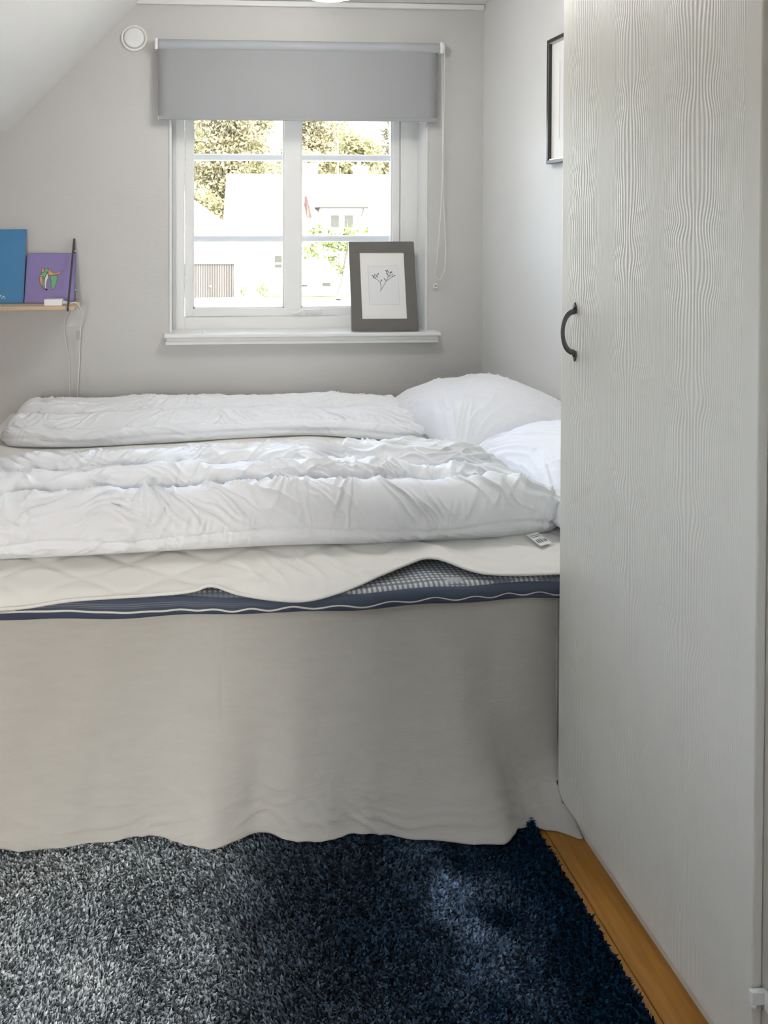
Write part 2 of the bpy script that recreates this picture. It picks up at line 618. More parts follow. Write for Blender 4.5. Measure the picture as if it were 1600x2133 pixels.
bm = bmesh.new()
bm_slope(bm, XL - .06, XS, YR - .1, RWY0)
bm_slope(bm, XL - .06, XS, RWY1, YB)
bm_slope(bm, XL - .06, RWX0, RWY0, RWY1)
bm_slope(bm, RWX1, XS, RWY0, RWY1)
bmesh.ops.recalc_face_normals(bm, faces=bm.faces[:])
tag(from_bm('ceiling_slope', bm, M['slope']), 'white papered sloped ceiling meeting the window wall', 'ceiling', kind='structure')
rw = thing('added_roof_window', (-0.95, 0.45, 1.5), 'unseen roof window added to the sloped ceiling for light', 'window', kind='structure')
bm = bmesh.new()
bm_slope(bm, RWX0, RWX1, RWY0, RWY0 + .05, .02, .11)
bm_slope(bm, RWX0, RWX1, RWY1 - .05, RWY1, .02, .11)
bm_slope(bm, RWX0, RWX0 + .04, RWY0 + .05, RWY1 - .05, .02, .11)
bm_slope(bm, RWX1 - .04, RWX1, RWY0 + .05, RWY1 - .05, .02, .11)
bmesh.ops.recalc_face_normals(bm, faces=bm.faces[:])
from_bm('frame', bm, M['window'], rw)
bm = bmesh.new()
bm_slope(bm, RWX0 + .04, RWX1 - .04, RWY0 + .05, RWY1 - .05, .06, .064)
bmesh.ops.recalc_face_normals(bm, faces=bm.faces[:])
from_bm('pane', bm, M['glass'], rw)
# trim along the top of the window wall
bm = bmesh.new()
bm_box(bm, XS - .02, XR - .006, YB - .022, YB, ZC - .026, ZC - .002, 0.004, 2)
tag(from_bm('trim_1', bm, M['trim']), 'white trim under the ceiling', 'trim', kind='structure')
# wall behind the camera with the doorway to the landing
DX0, DX1 = -1.45, -0.50
bm = bmesh.new()
bm_box(bm, XL - .1, DX0, YR - .1, YR, -0.06, ZC + .06)
bm_box(bm, DX1, XR + .12, YR - .1, YR, -0.06, ZC + .06)
bm_box(bm, DX0, DX1, YR - .1, YR, 2.05, ZC + .06)
tag(from_bm('wall_front', bm, M['slope']), 'white wall with the open doorway', 'wall', kind='structure')
# landing beyond the doorway
bm = bmesh.new()
bm_box(bm, -2.0, 0.4, -2.7, -2.6, -0.06, ZC + .06)
bm_box(bm, -2.1, -2.0, -2.7, YR - .1, -0.06, ZC + .06)
bm_box(bm, 0.4, 0.5, -2.7, YR - .1, -0.06, ZC + .06)
bm_box(bm, -2.1, 0.5, -2.7, YR - .1, ZC + .06, ZC + .12)
bm_box(bm, -2.1, -1.85, YR - .2, YR - .1, -0.06, ZC + .06)
tag(from_bm('wall_landing', bm, M['slope']), 'white landing walls beyond the doorway', 'wall', kind='structure')
tag(box('baseboard_back', XL, XR, YB - .014, YB, 0.0, 0.07, M['trim'], bevel=.003), 'white baseboard', 'baseboard', kind='structure')
tag(box('baseboard_right', XR - .014, XR, 1.80, YB - .02, 0.0, 0.07, M['trim'], bevel=.003), 'white baseboard', 'baseboard', kind='structure')

# ------------------------------------------------------------------ window
win = thing('window_1', (0.595, 3.62, WZ0), 'white two-light window with glazing bars and a deep reveal', 'window', kind='structure')
FY0, FY1 = 3.615, 3.70
G = dict(x0=0.106, x1=0.538, x2=0.620, x3=1.061, zb=0.997, zt=1.98)
bm = bmesh.new()
bm_box(bm, WX0, 0.066, FY0, FY1, WZ0, WZ1, .003)
bm_box(bm, 1.099, WX1, FY0, FY1, WZ0, WZ1, .003)
bm_box(bm, 0.066, 1.099, FY0, FY1, WZ0, 0.956, .003)
bm_box(bm, 0.066, 1.099, FY0, FY1, 2.02, WZ1, .003)
from_bm('frame', bm, M['window'], win)
bm = bmesh.new()
SY0, SY1 = 3.622, 3.685
bm_box(bm, 0.0685, G['x0'], SY0, SY1, 0.959, 2.018, .004, 2)
bm_box(bm, G['x3'], 1.0965, SY0, SY1, 0.959, 2.018, .004, 2)
bm_box(bm, G['x0'] - .002, G['x3'] + .002, SY0, SY1, 0.959, G['zb'], .004, 2)
bm_box(bm, G['x0'] - .002, G['x3'] + .002, SY0, SY1, G['zt'], 2.018, .004, 2)
sash = from_bm('sash', bm, M['window'], win)
box('mullion', G['x1'], G['x2'], SY0, SY1, G['zb'] - .002, G['zt'] + .002, M['window'], win, .004, 2)
for a, b in ((G['x0'], G['x1']), (G['x2'], G['x3'])):
    # thin bead round each light
    bm = bmesh.new()
    for (p0, p1, q0, q1) in ((a, a + .006, G['zb'], G['zt']), (b - .006, b, G['zb'], G['zt']),
                             (a, b, G['zb'], G['zb'] + .006), (a, b, G['zt'] - .006, G['zt'])):
        bm_box(bm, p0, p1, 3.632, 3.646, q0, q1)
    from_bm('glazing_bead', bm, M['window'], win)
    for z0, z1 in ((1.699, 1.731), (1.310, 1.342)):
        box('glazing_bar', a, b, 3.656, 3.684, z0, z1, M['bar'], win, .003)
    zs = [G['zb'], 1.3105, 1.3415, 1.6995, 1.7305, G['zt']]
    for k in (0, 2, 4):
        box('pane', a + .001, b - .001, 3.650, 3.653, zs[k], zs[k + 1], M['glass'], win)
# espagnolette handle on the bottom rail
hd = box('handle_plate', 0.562, 0.610, 3.612, 3.622, 0.966, 0.990, M['window'], win, .003, 2)
tube('handle', catmull([(0.582, 3.606, 0.974), (0.600, 3.600, 0.978), (0.620, 3.598, 0.988), (0.640, 3.598, 0.990), (0.715, 3.598, 0.989)], 20),
     np.linspace(0.0085, 0.0045, 20), M['window'], hd, 10)
box('stay_rail', 0.64, 0.72, 3.612, 3.622, 0.9675, 0.984, M['window'], win, .002)
# sill board with moulding
sill = box('window_sill', -0.03, 1.236, 3.438, 3.615, 0.884, 0.902, M['trim'], win, .006, 3)
box('sill_moulding', -0.020, 1.226, 3.449, 3.50, 0.868, 0.8845, M['trim'], sill, .004, 2)
box('sill_moulding', -0.024, 1.230, 3.455, 3.50, 0.852, 0.8685, M['trim'], sill, .003, 2)
# slim architrave edges of the opening
box('reveal_edge', WX0 - .012, WX0, 3.494, 3.52, 0.902, WZ1, M['trim'], win, .002)
box('reveal_edge', WX1, WX1 + .006, 3.494, 3.52, 0.902, WZ1, M['trim'], win, .002)
box('reveal_lining', WX1 - .004, WX1, 3.50, 3.615, 0.902, WZ1, M['trim'], win)

# ------------------------------------------------------------------ roller blind
bl = thing('roller_blind', (0.58, 3.46, 1.865), 'grey roller blind half lowered over the top of the window', 'blind')
BY = 3.455
tube('roll', [(-0.055, BY, 2.198), (0.3, BY, 2.198), (0.8, BY, 2.198), (1.222, BY, 2.198)], 0.0245, M['tube'], bl, 28)
P = np.zeros((2, 30, 3))
cx = np.linspace(-0.055, 1.214, 30)
n = 24
zz = np.linspace(2.19, 1.866, n)
Pm = np.zeros((n, 30, 3))
Pm[..., 0] = cx[None]
Pm[..., 2] = zz[:, None]
Pm[..., 1] = BY - 0.012 + 0.002 * np.sin(cx * 7)[None] * np.linspace(0, 1, n)[:, None]
fab = grid_mesh('fabric', Pm, M['blind'], bl)
sd = fab.modifiers.new('thickness', 'SOLIDIFY')
sd.thickness = 0.0012
box('bottom_bar', -0.053, 1.212, BY - .0165, BY - .007, 1.862, 1.880, M['blind'], bl, .003, 2)
box('bar_end_cap', -0.0560, -0.0530, BY - .017, BY - .0065, 1.8615, 1.8805, M['plastic'], bl, .001)
for xa, xb in ((-0.070, -0.056), (1.223, 1.238)):
    br = box('bracket', xa, xb, BY - .026, YB, 2.172, 2.224, M['plastic'], bl, .005, 2)
lathe('chain_wheel', [(0.0, 0), (.024, 0), (.026, .004), (.024, .010), (0, .010)], (1.236, BY, 2.198), (1, 0, 0), M['plastic'], bl, 24)
ch = [(1.243, BY - .022, 2.195), (1.243, BY - .02, 1.9), (1.236, BY - .01, 1.5), (1.222, BY, 1.25), (1.213, BY + .004, 1.175),
      (1.226, BY + .006, 1.145), (1.243, BY + .006, 1.150), (1.260, BY + .006, 1.20), (1.262, BY + .006, 1.32), (1.252, BY + .008, 1.55),
      (1.247, BY + .012, 1.9), (1.246, BY + .018, 2.195)]
tube('pull_chain', catmull(ch, 120), 0.0019, M['cord'], bl, 8)
hold = thing('chain_holder', (1.227, 3.497, 1.10), 'tiny clear plastic cord clip screwed to the wall under the blind chain', 'cord clip')
box('clip', 1.219, 1.236, 3.486, 3.4995, 1.098, 1.122, M['plastic'], hold, .003, 2)
lathe('screw', [(0, 0), (.0035, 0), (.003, .0015), (0, .002)], (1.2275, 3.4862, 1.11), (0, -1, 0), M['pewter'], hold, 14)

# ------------------------------------------------------------------ round vent
vt = thing('air_vent', (-0.163, 3.499, 2.235), 'round white air vent cover high on the wall beside the blind', 'vent')
lathe('ring', [(.0, 0), (.060, 0), (.060, .006), (.056, .010), (.050, .009), (.048, .004), (0, .004)], (-0.163, 3.4995, 2.235), (0, -1, 0), M['plastic'], vt, 56)
lathe('disc', [(.0, .0), (.040, 0), (.0455, .006), (.0445, .010), (.038, .0125), (.015, .0135), (0, .0135)], (-0.163, 3.4955, 2.235), (0, -1, 0), M['plastic'], vt, 56)

# ------------------------------------------------------------------ ceiling lamp
LX, LY, LZ = 0.531, 2.5, 2.125
lp = thing('ceiling_lamp', (LX, LY, LZ), 'white opal glass ceiling lamp hanging over the bed', 'lamp')
lathe('shade', [(.0, .010), (.03, .0115), (.08, .022), (.12, .042), (.145, .075), (.150, .11), (.140, .145), (.10, .165), (.05, .172), (0, .172)],
      (LX, LY, LZ), (0, 0, 1), M['lamp'], lp, 48)
lathe('finial', [(0, 0), (.004, .001), (.006, .005), (.004, .010), (.009, .012), (0, .014)], (LX, LY, LZ), (0, 0, 1), M['plastic'], lp, 20)
tube('stem', [(LX, LY, LZ + .17), (LX, LY, LZ + .2), (LX, LY, 2.40)], .008, M['plastic'], lp, 12)
lathe('ceiling_cup', [(0, 2.375), (.03, 2.375), (.05, 2.39), (.055, 2.412), (0, 2.412)], (LX, LY, 0), (0, 0, 1), M['plastic'], lp, 28)

# ------------------------------------------------------------------ framed print on the sill (leaning back)
fr = thing('picture_frame', (0.985, 3.50, 0.902), 'wide dark grey frame with a small plant drawing leaning in the window', 'picture frame')
lean = math.radians(10.5)
FX0, FX1, FH = 0.829, 1.139, 0.415


def lp3(u, w, d):
    """u metres from the frame's left, w up its face, d behind the face"""
    y = 3.462 + w * math.sin(lean) + d * math.cos(lean)
    z = 0.903 + w * math.cos(lean) - d * math.sin(lean)
    z += 0.004
    return (FX0 + u, y, z)


def leaned(name, u0, u1, w0, w1, d0, d1, m, parent, bev=0.0):
    vs = [lp3(u, w, d) for d in (d0, d1) for (u, w) in ((u0, w0), (u1, w0), (u1, w1), (u0, w1))]
    o = mesh(name, vs, [(0, 1, 2, 3), (7, 6, 5, 4), (0, 4, 5, 1), (1, 5, 6, 2), (2, 6, 7, 3), (3, 7, 4, 0)], m, parent)
    if bev:
        b = bmesh.new()
        b.from_mesh(o.data)
        bmesh.ops.bevel(b, geom=b.edges[:], offset=bev, segments=2, affect='EDGES')
        b.to_mesh(o.data)
        b.free()
    return o


Wd = FX1 - FX0
bs, bt, bb = 0.050, 0.052, 0.055
leaned('frame_rail', 0, Wd, 0, bb, 0, .020, M['frame_grey'], fr, .0015)
leaned('frame_rail', 0, Wd, FH - bt, FH, 0, .020, M['frame_grey'], fr, .0015)
leaned('frame_stile', 0, bs, bb, FH - bt, 0, .020, M['frame_grey'], fr, .0012)
leaned('frame_stile', Wd - bs, Wd, bb, FH - bt, 0, .020, M['frame_grey'], fr, .0012)
mt = leaned('mat_board', bs, Wd - bs, bb, FH - bt, .006, .010, M['paper'], fr)
leaned('back_board', 0.004, Wd - .004, 0.004, FH - .004, .0165, .0225, M['frame_grey'], fr)
pr0 = (0.088, 0.120, 0.228, 0.300)
leaned('print', pr0[0], pr0[2], pr0[1], pr0[3], .0055, .0062, M['paper_inner'], mt)
for (a, b, c, d) in ((pr0[0], pr0[2], pr0[1] - .001, pr0[1]), (pr0[0], pr0[2], pr0[3], pr0[3] + .001),
                     (pr0[0] - .001, pr0[0], pr0[1], pr0[3]), (pr0[2], pr0[2] + .001, pr0[1], pr0[3])):
    leaned('mat_bevel', a, b, c, d, .0052, .0062, M['pale_line'], mt)


def stroke(name, pts, r, m, parent, fn=lp3, d=0.0050, n=14):
    c = catmull([fn(u, w, d) for u, w in pts], n)
    return tube(name, c, r, m, parent, 5)


# a twig that forks, with small buds (u, w) on the print, traced in metres
def tw(px, py):   # position on the picture face
    return (0.088 + px * 0.140, 0.120 + py * 0.180)


stems = [[(.36, .34), (.42, .40), (.52, .52), (.60, .62), (.66, .72)],
         [(.40, .38), (.40, .48), (.39, .56), (.42, .62)],
         [(.37, .58), (.30, .64), (.22, .68), (.15, .74)],
         [(.60, .62), (.70, .66), (.80, .72), (.88, .74)],
         [(.66, .72), (.70, .78), (.78, .84)],
         [(.66, .72), (.64, .80), (.62, .88)],
         [(.58, .60), (.56, .64), (.54, .66)],
         [(.22, .68), (.27, .74), (.34, .79)]]
for s in stems:
    stroke('stem_line', [tw(*p) for p in s], 0.0010, M['ink'], mt)
random.seed(9)
buds = [(.13, .75, 40), (.19, .74, 80), (.22, .77, 100), (.28, .75, 70), (.33, .80, 60), (.30, .71, 120), (.54, .66, 150), (.43, .63, 20),
        (.60, .87, 120), (.65, .88, 90), (.68, .84, 70), (.74, .83, 60), (.79, .84, 80), (.80, .78, 60), (.88, .75, 40), (.80, .72, 30), (.62, .80, 110), (.72, .74, 70), (.17, .70, 110)]
for (a, b, ang) in buds:
    u, w = tw(a, b)
    t = math.radians(ang)
    L_ = 0.0042
    stroke('bud', [(u - L_ * math.cos(t), w - L_ * math.sin(t)), (u, w), (u + L_ * math.cos(t), w + L_ * math.sin(t))], [0.0006, 0.0009, 0.0014, 0.0019, 0.0021, 0.0019, 0.0014, 0.0007], M['ink'], mt, n=8)
# easel strut behind
vs = [lp3(0.20, 0.30, 0.022), lp3(0.235, 0.30, 0.022), (FX0 + .235, 3.600, 0.904), (FX0 + .20, 3.600, 0.904)]
vs2 = [(a, b + .003, c) for a, b, c in vs]
mesh('easel_strut', vs + vs2, [(0, 1, 2, 3), (7, 6, 5, 4), (0, 4, 5, 1), (1, 5, 6, 2), (2, 6, 7, 3), (3, 7, 4, 0)], M['frame_grey'], fr)

# small white window stop lying on the sill
stp = thing('window_stop', (0.155, 3.49, 0.902), 'tiny white plastic window catch lying on the sill', 'window catch')
box('catch_body', 0.148, 0.156, 3.468, 3.520, 0.9022, 0.913, M['plastic'], stp, .0015, 2)
box('catch_foot', 0.1465, 0.1575, 3.466, 3.476, 0.9022, 0.907, M['plastic'], stp, .001)

# ------------------------------------------------------------------ picture on the right wall
pw_ = thing('wall_picture', (XR - .001, 2.66, 1.625), 'thin black framed picture hanging on the pale wall by the wardrobe', 'picture frame')
py0, py1, pz0, pz1 = 2.47, 2.848, 1.625, 2.095
for (a, b, c, d) in ((py0, py1, pz0, pz0 + .014), (py0, py1, pz1 - .014, pz1)):
    box('frame_rail', XR - .026, XR - .002, a, b, c, d, M['frame_black'], pw_, .0015)
for (a, b, c, d) in ((py0, py0 + .014, pz0 + .014, pz1 - .014), (py1 - .014, py1, pz0 + .014, pz1 - .014)):
    box('frame_stile', XR - .026, XR - .002, a, b, c, d, M['frame_black'], pw_, .0015)
for (a, b, c, d) in ((py0 + .014, py1 - .014, pz0 + .014, pz0 + .018), (py0 + .014, py1 - .014, pz1 - .018, pz1 - .014)):
    box('inner_lip', XR - .022, XR - .004, a, b, c, d, M['silver'], pw_)
mtr = box('mat_board', XR - .012, XR - .004, py0 + .012, py1 - .012, pz0 + .012, pz1 - .012, M['paper'], pw_)
box('print', XR - .013, XR - .0119, py0 + .075, py1 - .075, pz0 + .09, pz1 - .09, M['paper_inner'], mtr)
for a in (py0 + .074, py1 - .076):
    box('mat_bevel', XR - .0135, XR - .0118, a, a + .002, pz0 + .09, pz1 - .09, M['pale_line'], mtr)

# ------------------------------------------------------------------ wall shelf
sh = thing('wall_shelf', (-0.80, 3.38, 1.034), 'pale wooden wall shelf with black steel end brackets', 'shelf')
SX0, SX1, SYF = -1.22, -0.408, 3.268
box('board', SX0, SX1, SYF, 3.4985, 1.034, 1.0502, M['shelf'], sh, .001)
for xb in (-0.4325, -1.19):
    # flat steel loop: down the wall, and slanting out to the shelf's front edge
    w = 0.0085
    front = catmull([(xb, 3.488, 1.315), (xb, 3.482, 1.325), (xb, 3.474, 1.318), (xb, 3.38, 1.19), (xb, 3.285, 1.07), (xb, 3.262, 1.045), (xb, 3.262, 1.030)], 40)
    brk = tube('bracket', front, 0.0045, M['black_metal'], sh, 8)
    tube('wall_rod', [(xb, 3.492, 1.045), (xb, 3.492, 1.2), (xb, 3.490, 1.318)], 0.0042, M['black_metal'], brk, 8)
    for zq in (1.275, 1.10):
        lathe('screw', [(0, 0), (.0058, 0), (.0052, .003), (.002, .005), (0, .005)], (xb + .004, 3.4875, zq), (0.3, -1, 0), M['screw'], brk, 16)

# blue canvas
cb = thing('blue_canvas', (-0.80, 3.45, 1.0505), 'plain blue painted canvas standing on the shelf', 'painting')


def canvas(x0, x1, z0, z1, m, parent):
    # leaning slightly, foot forward
    vs = []
    for (xx, zz_) in ((x0, z0), (x1, z0), (x1, z1), (x0, z1)):
        k = (zz_ - z0) / (z1 - z0)
        vs.append((xx, 3.395 + 0.078 * k, zz_))
    vs += [(a, b + .017, c + .0035) for a, b, c in vs]
    o = mesh('panel', vs, [(0, 1, 2, 3), (7, 6, 5, 4), (0, 4, 5, 1), (1, 5, 6, 2), (2, 6, 7, 3), (3, 7, 4, 0)], m, parent)
    b = bmesh.new()
    b.from_mesh(o.data)
    bmesh.ops.bevel(b, geom=b.edges[:], offset=.0025, segments=2, affect='EDGES')
    b.to_mesh(o.data)
    b.free()
    return o


bpn = canvas(-1.02, -0.643, 1.0508, 1.370, M['blue_canvas'], cb)
for (a, b, c) in ((-0.728, 1.0780, .0055), (-0.722, 1.072, .0035), (-0.735, 1.073, .004), (-0.742, 1.082, .005)):
    k = (b - 1.05) / .32
    lathe('painted_dot', [(0, 0), (c, 0), (c * .9, .0006), (0, .0008)], (a, 3.3955 + .078 * k, b), (0, -1, 0.2), M['white_paint'], bpn, 12)

# purple canvas with an outlined animal shape
cpz0, cpz1 = 1.0508, 1.263
cp = thing('purple_canvas', (-0.53, 3.45, 1.0505), 'small square purple canvas with an orange and green animal painting', 'painting')
ppn = canvas(-0.639, -0.423, cpz0, cpz1, M['purple_canvas'], cp)


def cpt(px, py, d):
    """px, py in painting units: 0..1600 x 0..1867 of a 120 x 140 px view; converted to metres on the face"""
    ix = 60 + px / 1600 * 120
    iy = 520 + py / 1867 * 140
    xx = -0.639 + (ix - 53) / 103 * 0.216
    zz_ = cpz1 - (iy - 528) / 102 * (cpz1 - cpz0)
    k = (zz_ - cpz0) / (cpz1 - cpz0)
    return (xx, 3.3945 + 0.078 * k - d, zz_)


shapes = [
    ('orange', [(345, 475), (400, 530), (415, 610), (350, 622)]),
    ('green', [(425, 525), (520, 525), (520, 600), (425, 608)]),
    ('orange', [(530, 510), (590, 580), (680, 640), (780, 632), (860, 595), (920, 565), (880, 620), (800, 675), (700, 690), (535, 695)]),
    ('green', [(320, 665), (360, 630), (430, 610), (515, 612), (480, 660), (430, 790), (420, 900), (440, 1060), (390, 1020), (395, 760), (380, 720)]),
    ('white_paint', [(300, 700), (340, 690), (385, 735), (375, 755), (310, 725)]),
    ('orange', [(295, 735), (340, 745), (385, 765), (385, 1010), (340, 950), (300, 850)]),
    ('white_paint', [(515, 630), (520, 690), (540, 735), (505, 850), (490, 1000), (495, 1075), (455, 1060), (435, 900), (445, 780), (475, 690)]),
    ('green', [(580, 705), (775, 705), (785, 780), (765, 900), (730, 1040), (700, 1090), (660, 1095), (630, 1060), (620, 900), (600, 800)]),
    ('outline', [(455, 1065), (520, 1075), (518, 1115), (480, 1105)]),
]
for cname, pts in shapes:
    poly_prism('painted_shape', pts, lambda a, b, d: cpt(a, b, 0.0002 + d), 0.0006, M[cname], ppn)
    c = [cpt(a, b, 0.0010) for a, b in pts + pts[:1]]
    tube('painted_outline', catmull(c, 40), 0.0006, M['outline'], ppn, 5)

# white adapter box and its leads
ad = thing('power_adapter', (-0.50, 3.30, 1.0505), 'small white power adapter box with plugged cable on the shelf', 'adapter')
box('body', -0.535, -0.458, 3.281, 3.318, 1.0503, 1.079, M['plastic'], ad, .003, 2)
tube('plug', [(-0.459, 3.298, 1.064), (-0.442, 3.298, 1.063), (-0.424, 3.298, 1.061)], [.008, .006, .004], M['cord'], ad, 12)
cable_pts = [(-0.424, 3.298, 1.061), (-0.410, 3.30, 1.062), (-0.398, 3.32, 1.056), (-0.390, 3.36, 1.02), (-0.392, 3.42, 0.985),
             (-0.402, 3.46, 0.94), (-0.408, 3.475, 0.86), (-0.412, 3.48, 0.76), (-0.418, 3.482, 0.66), (-0.419, 3.482, 0.52)]
cab = tube('lead', catmull(cable_pts, 70), 0.0024, M['cord'], ad, 8)
box('lead_tag', -0.4225, -0.404, 3.4710, 3.4716, 0.877, 0.917, M['tag_grey'], cab)
c2 = thing('loose_cable', (-0.46, 3.47, 0.5), 'thin white cable hanging down the wall from under the shelf', 'cable')
tube('lead', catmull([(-0.452, 3.42, 1.033), (-0.455, 3.46, 1.01), (-0.474, 3.478, 0.965), (-0.478, 3.482, 0.93), (-0.470, 3.484, 0.86), (-0.458, 3.486, 0.79),
                      (-0.455, 3.488, 0.70), (-0.457, 3.488, 0.52)], 60), 0.0017, M['cord'], c2, 8)

# ------------------------------------------------------------------ wardrobe
DXF = 0.92                                # door face
WY1 = 1.757                               # far side of the wardrobe
wd = thing('wardrobe', (1.19, 0.7, 0.0), 'cream wardrobe with a wavy relief door and pewter bow handle', 'wardrobe')
XB = 0.938
bm = bmesh.new()
ZW = 2.30
bm_box(bm, XB, XR - .004, WY1 - .022, WY1 - .002, 0.0, ZW)
bm_box(bm, XB, XR - .004, -0.45, -0.43, 0.0, ZW)
bm_box(bm, XB, XR - .004, -0.43, WY1 - .022, ZW - .02, ZW)
bm_box(bm, XR - .024, XR - .004, -0.43, WY1 - .022, 0.0, ZW - .02)
bm_box(bm, XB, XB + .02, 1.085, 1.162, 0.06, ZW - .02)
bm_box(bm, XB + .02, XR - .024, 1.11, 1.128, 0.06, ZW - .02)
bm_box(bm, XB, XR - .024, -0.43, WY1 - .022, 0.06, 0.078)
body = from_bm('body', bm, M['cabinet_in'], wd)
box('plinth', XB, XB + .02, -0.43, WY1 - .002, 0.0, 0.06, M['cabinet'], wd)


def door(y_far, y_near, z0, z1):
    w_ = y_far - y_near
    b = bmesh.new()
    bm_box(b, DXF, XB - .001, y_near, y_far, z0, z1, .003, 2)
    uvl = b.loops.layers.uv.new('UVMap')
    for f_ in b.faces:
        for l_ in f_.loops:
            l_[uvl].uv = (y_far - l_.vert.co.y, l_.vert.co.z)
    return from_bm('door', b, M['door'], wd)


d1 = door(1.754, 1.143, 0.038, 2.285)
d2 = door(1.098, 0.49, 0.038, 2.285)
d3 = door(0.48, -0.42, 0.038, 2.285)


def bow_handle(yc, z0, z1, parent):
    zm = (z0 + z1) / 2
    path = []
    for t in np.linspace(0, 1, 33):
        a = math.pi * t
        zc_ = z0 + .014 + (z1 - z0 - .028) * (0.5 - 0.5 * math.cos(a))
        path.append((DXF - .003 - .027 * math.sin(a) ** 0.9, yc, zc_))
    t = np.linspace(0, 1, 33)
    h = tube('handle', path, 0.0038 + 0.0007 * np.cos(2 * math.pi * t), M['pewter'], parent, 10, ry=1.5)
    for zq, s_ in ((z0, -1), (z1, 1)):
        zc_ = zq + (-s_) * .010
        pts = [(0, s_ * .017), (-.0075, s_ * .004), (-.005, -s_ * .008), (.005, -s_ * .008), (.0075, s_ * .004)]
        poly_prism('end_plate', [(yc + a, zc_ + b) for a, b in pts], lambda a, b, d: (DXF - d, a, b), 0.0032, M['pewter'], h)
        lathe('screw_head', [(0, 0), (.0042, 0), (.004, .002), (.0025, .0034), (0, .004)], (DXF - .003, yc, zc_ + s_ * .003), (-1, 0, 0), M['pewter'], h, 16)
    return h


bow_handle(1.690, 1.092, 1.213, d1)
bow_handle(0.545, 1.092, 1.213, d2)
bow_handle(0.42, 1.092, 1.213, d3)


def hinge(yc, zc_):
    h = box('hinge', 0.911, XB, yc - .004, yc + .005, zc_ - .010, zc_ + .010, M['plastic'], wd, .002, 2)
    lathe('hinge_pin', [(0, -.017), (.004, -.016), (.0045, -.012), (.0045, -.009), (0, -.009)], (0.9155, yc, zc_), (0, 0, 1), M['plastic'], h, 14)
    box('hinge_leaf', 0.930, XB + .0005, yc - .016, yc - .004, zc_ - .016, zc_ + .014, M['plastic'], h, .001)


hinge(1.108, 1.212)
hinge(1.134, 0.180)

# ------------------------------------------------------------------ rug
RX0, RX1, RY0, RY1 = -1.05, 0.835, 0.10, 1.79
rug = thing('rug', ((RX0 + RX1) / 2, (RY0 + RY1) / 2, 0.0), 'shaggy rug fading from silver grey to navy blue beside the bed', 'rug')
box('backing', RX0, RX1, RY0, RY1, 0.0005, 0.008, M['rug_base'], rug, .003)


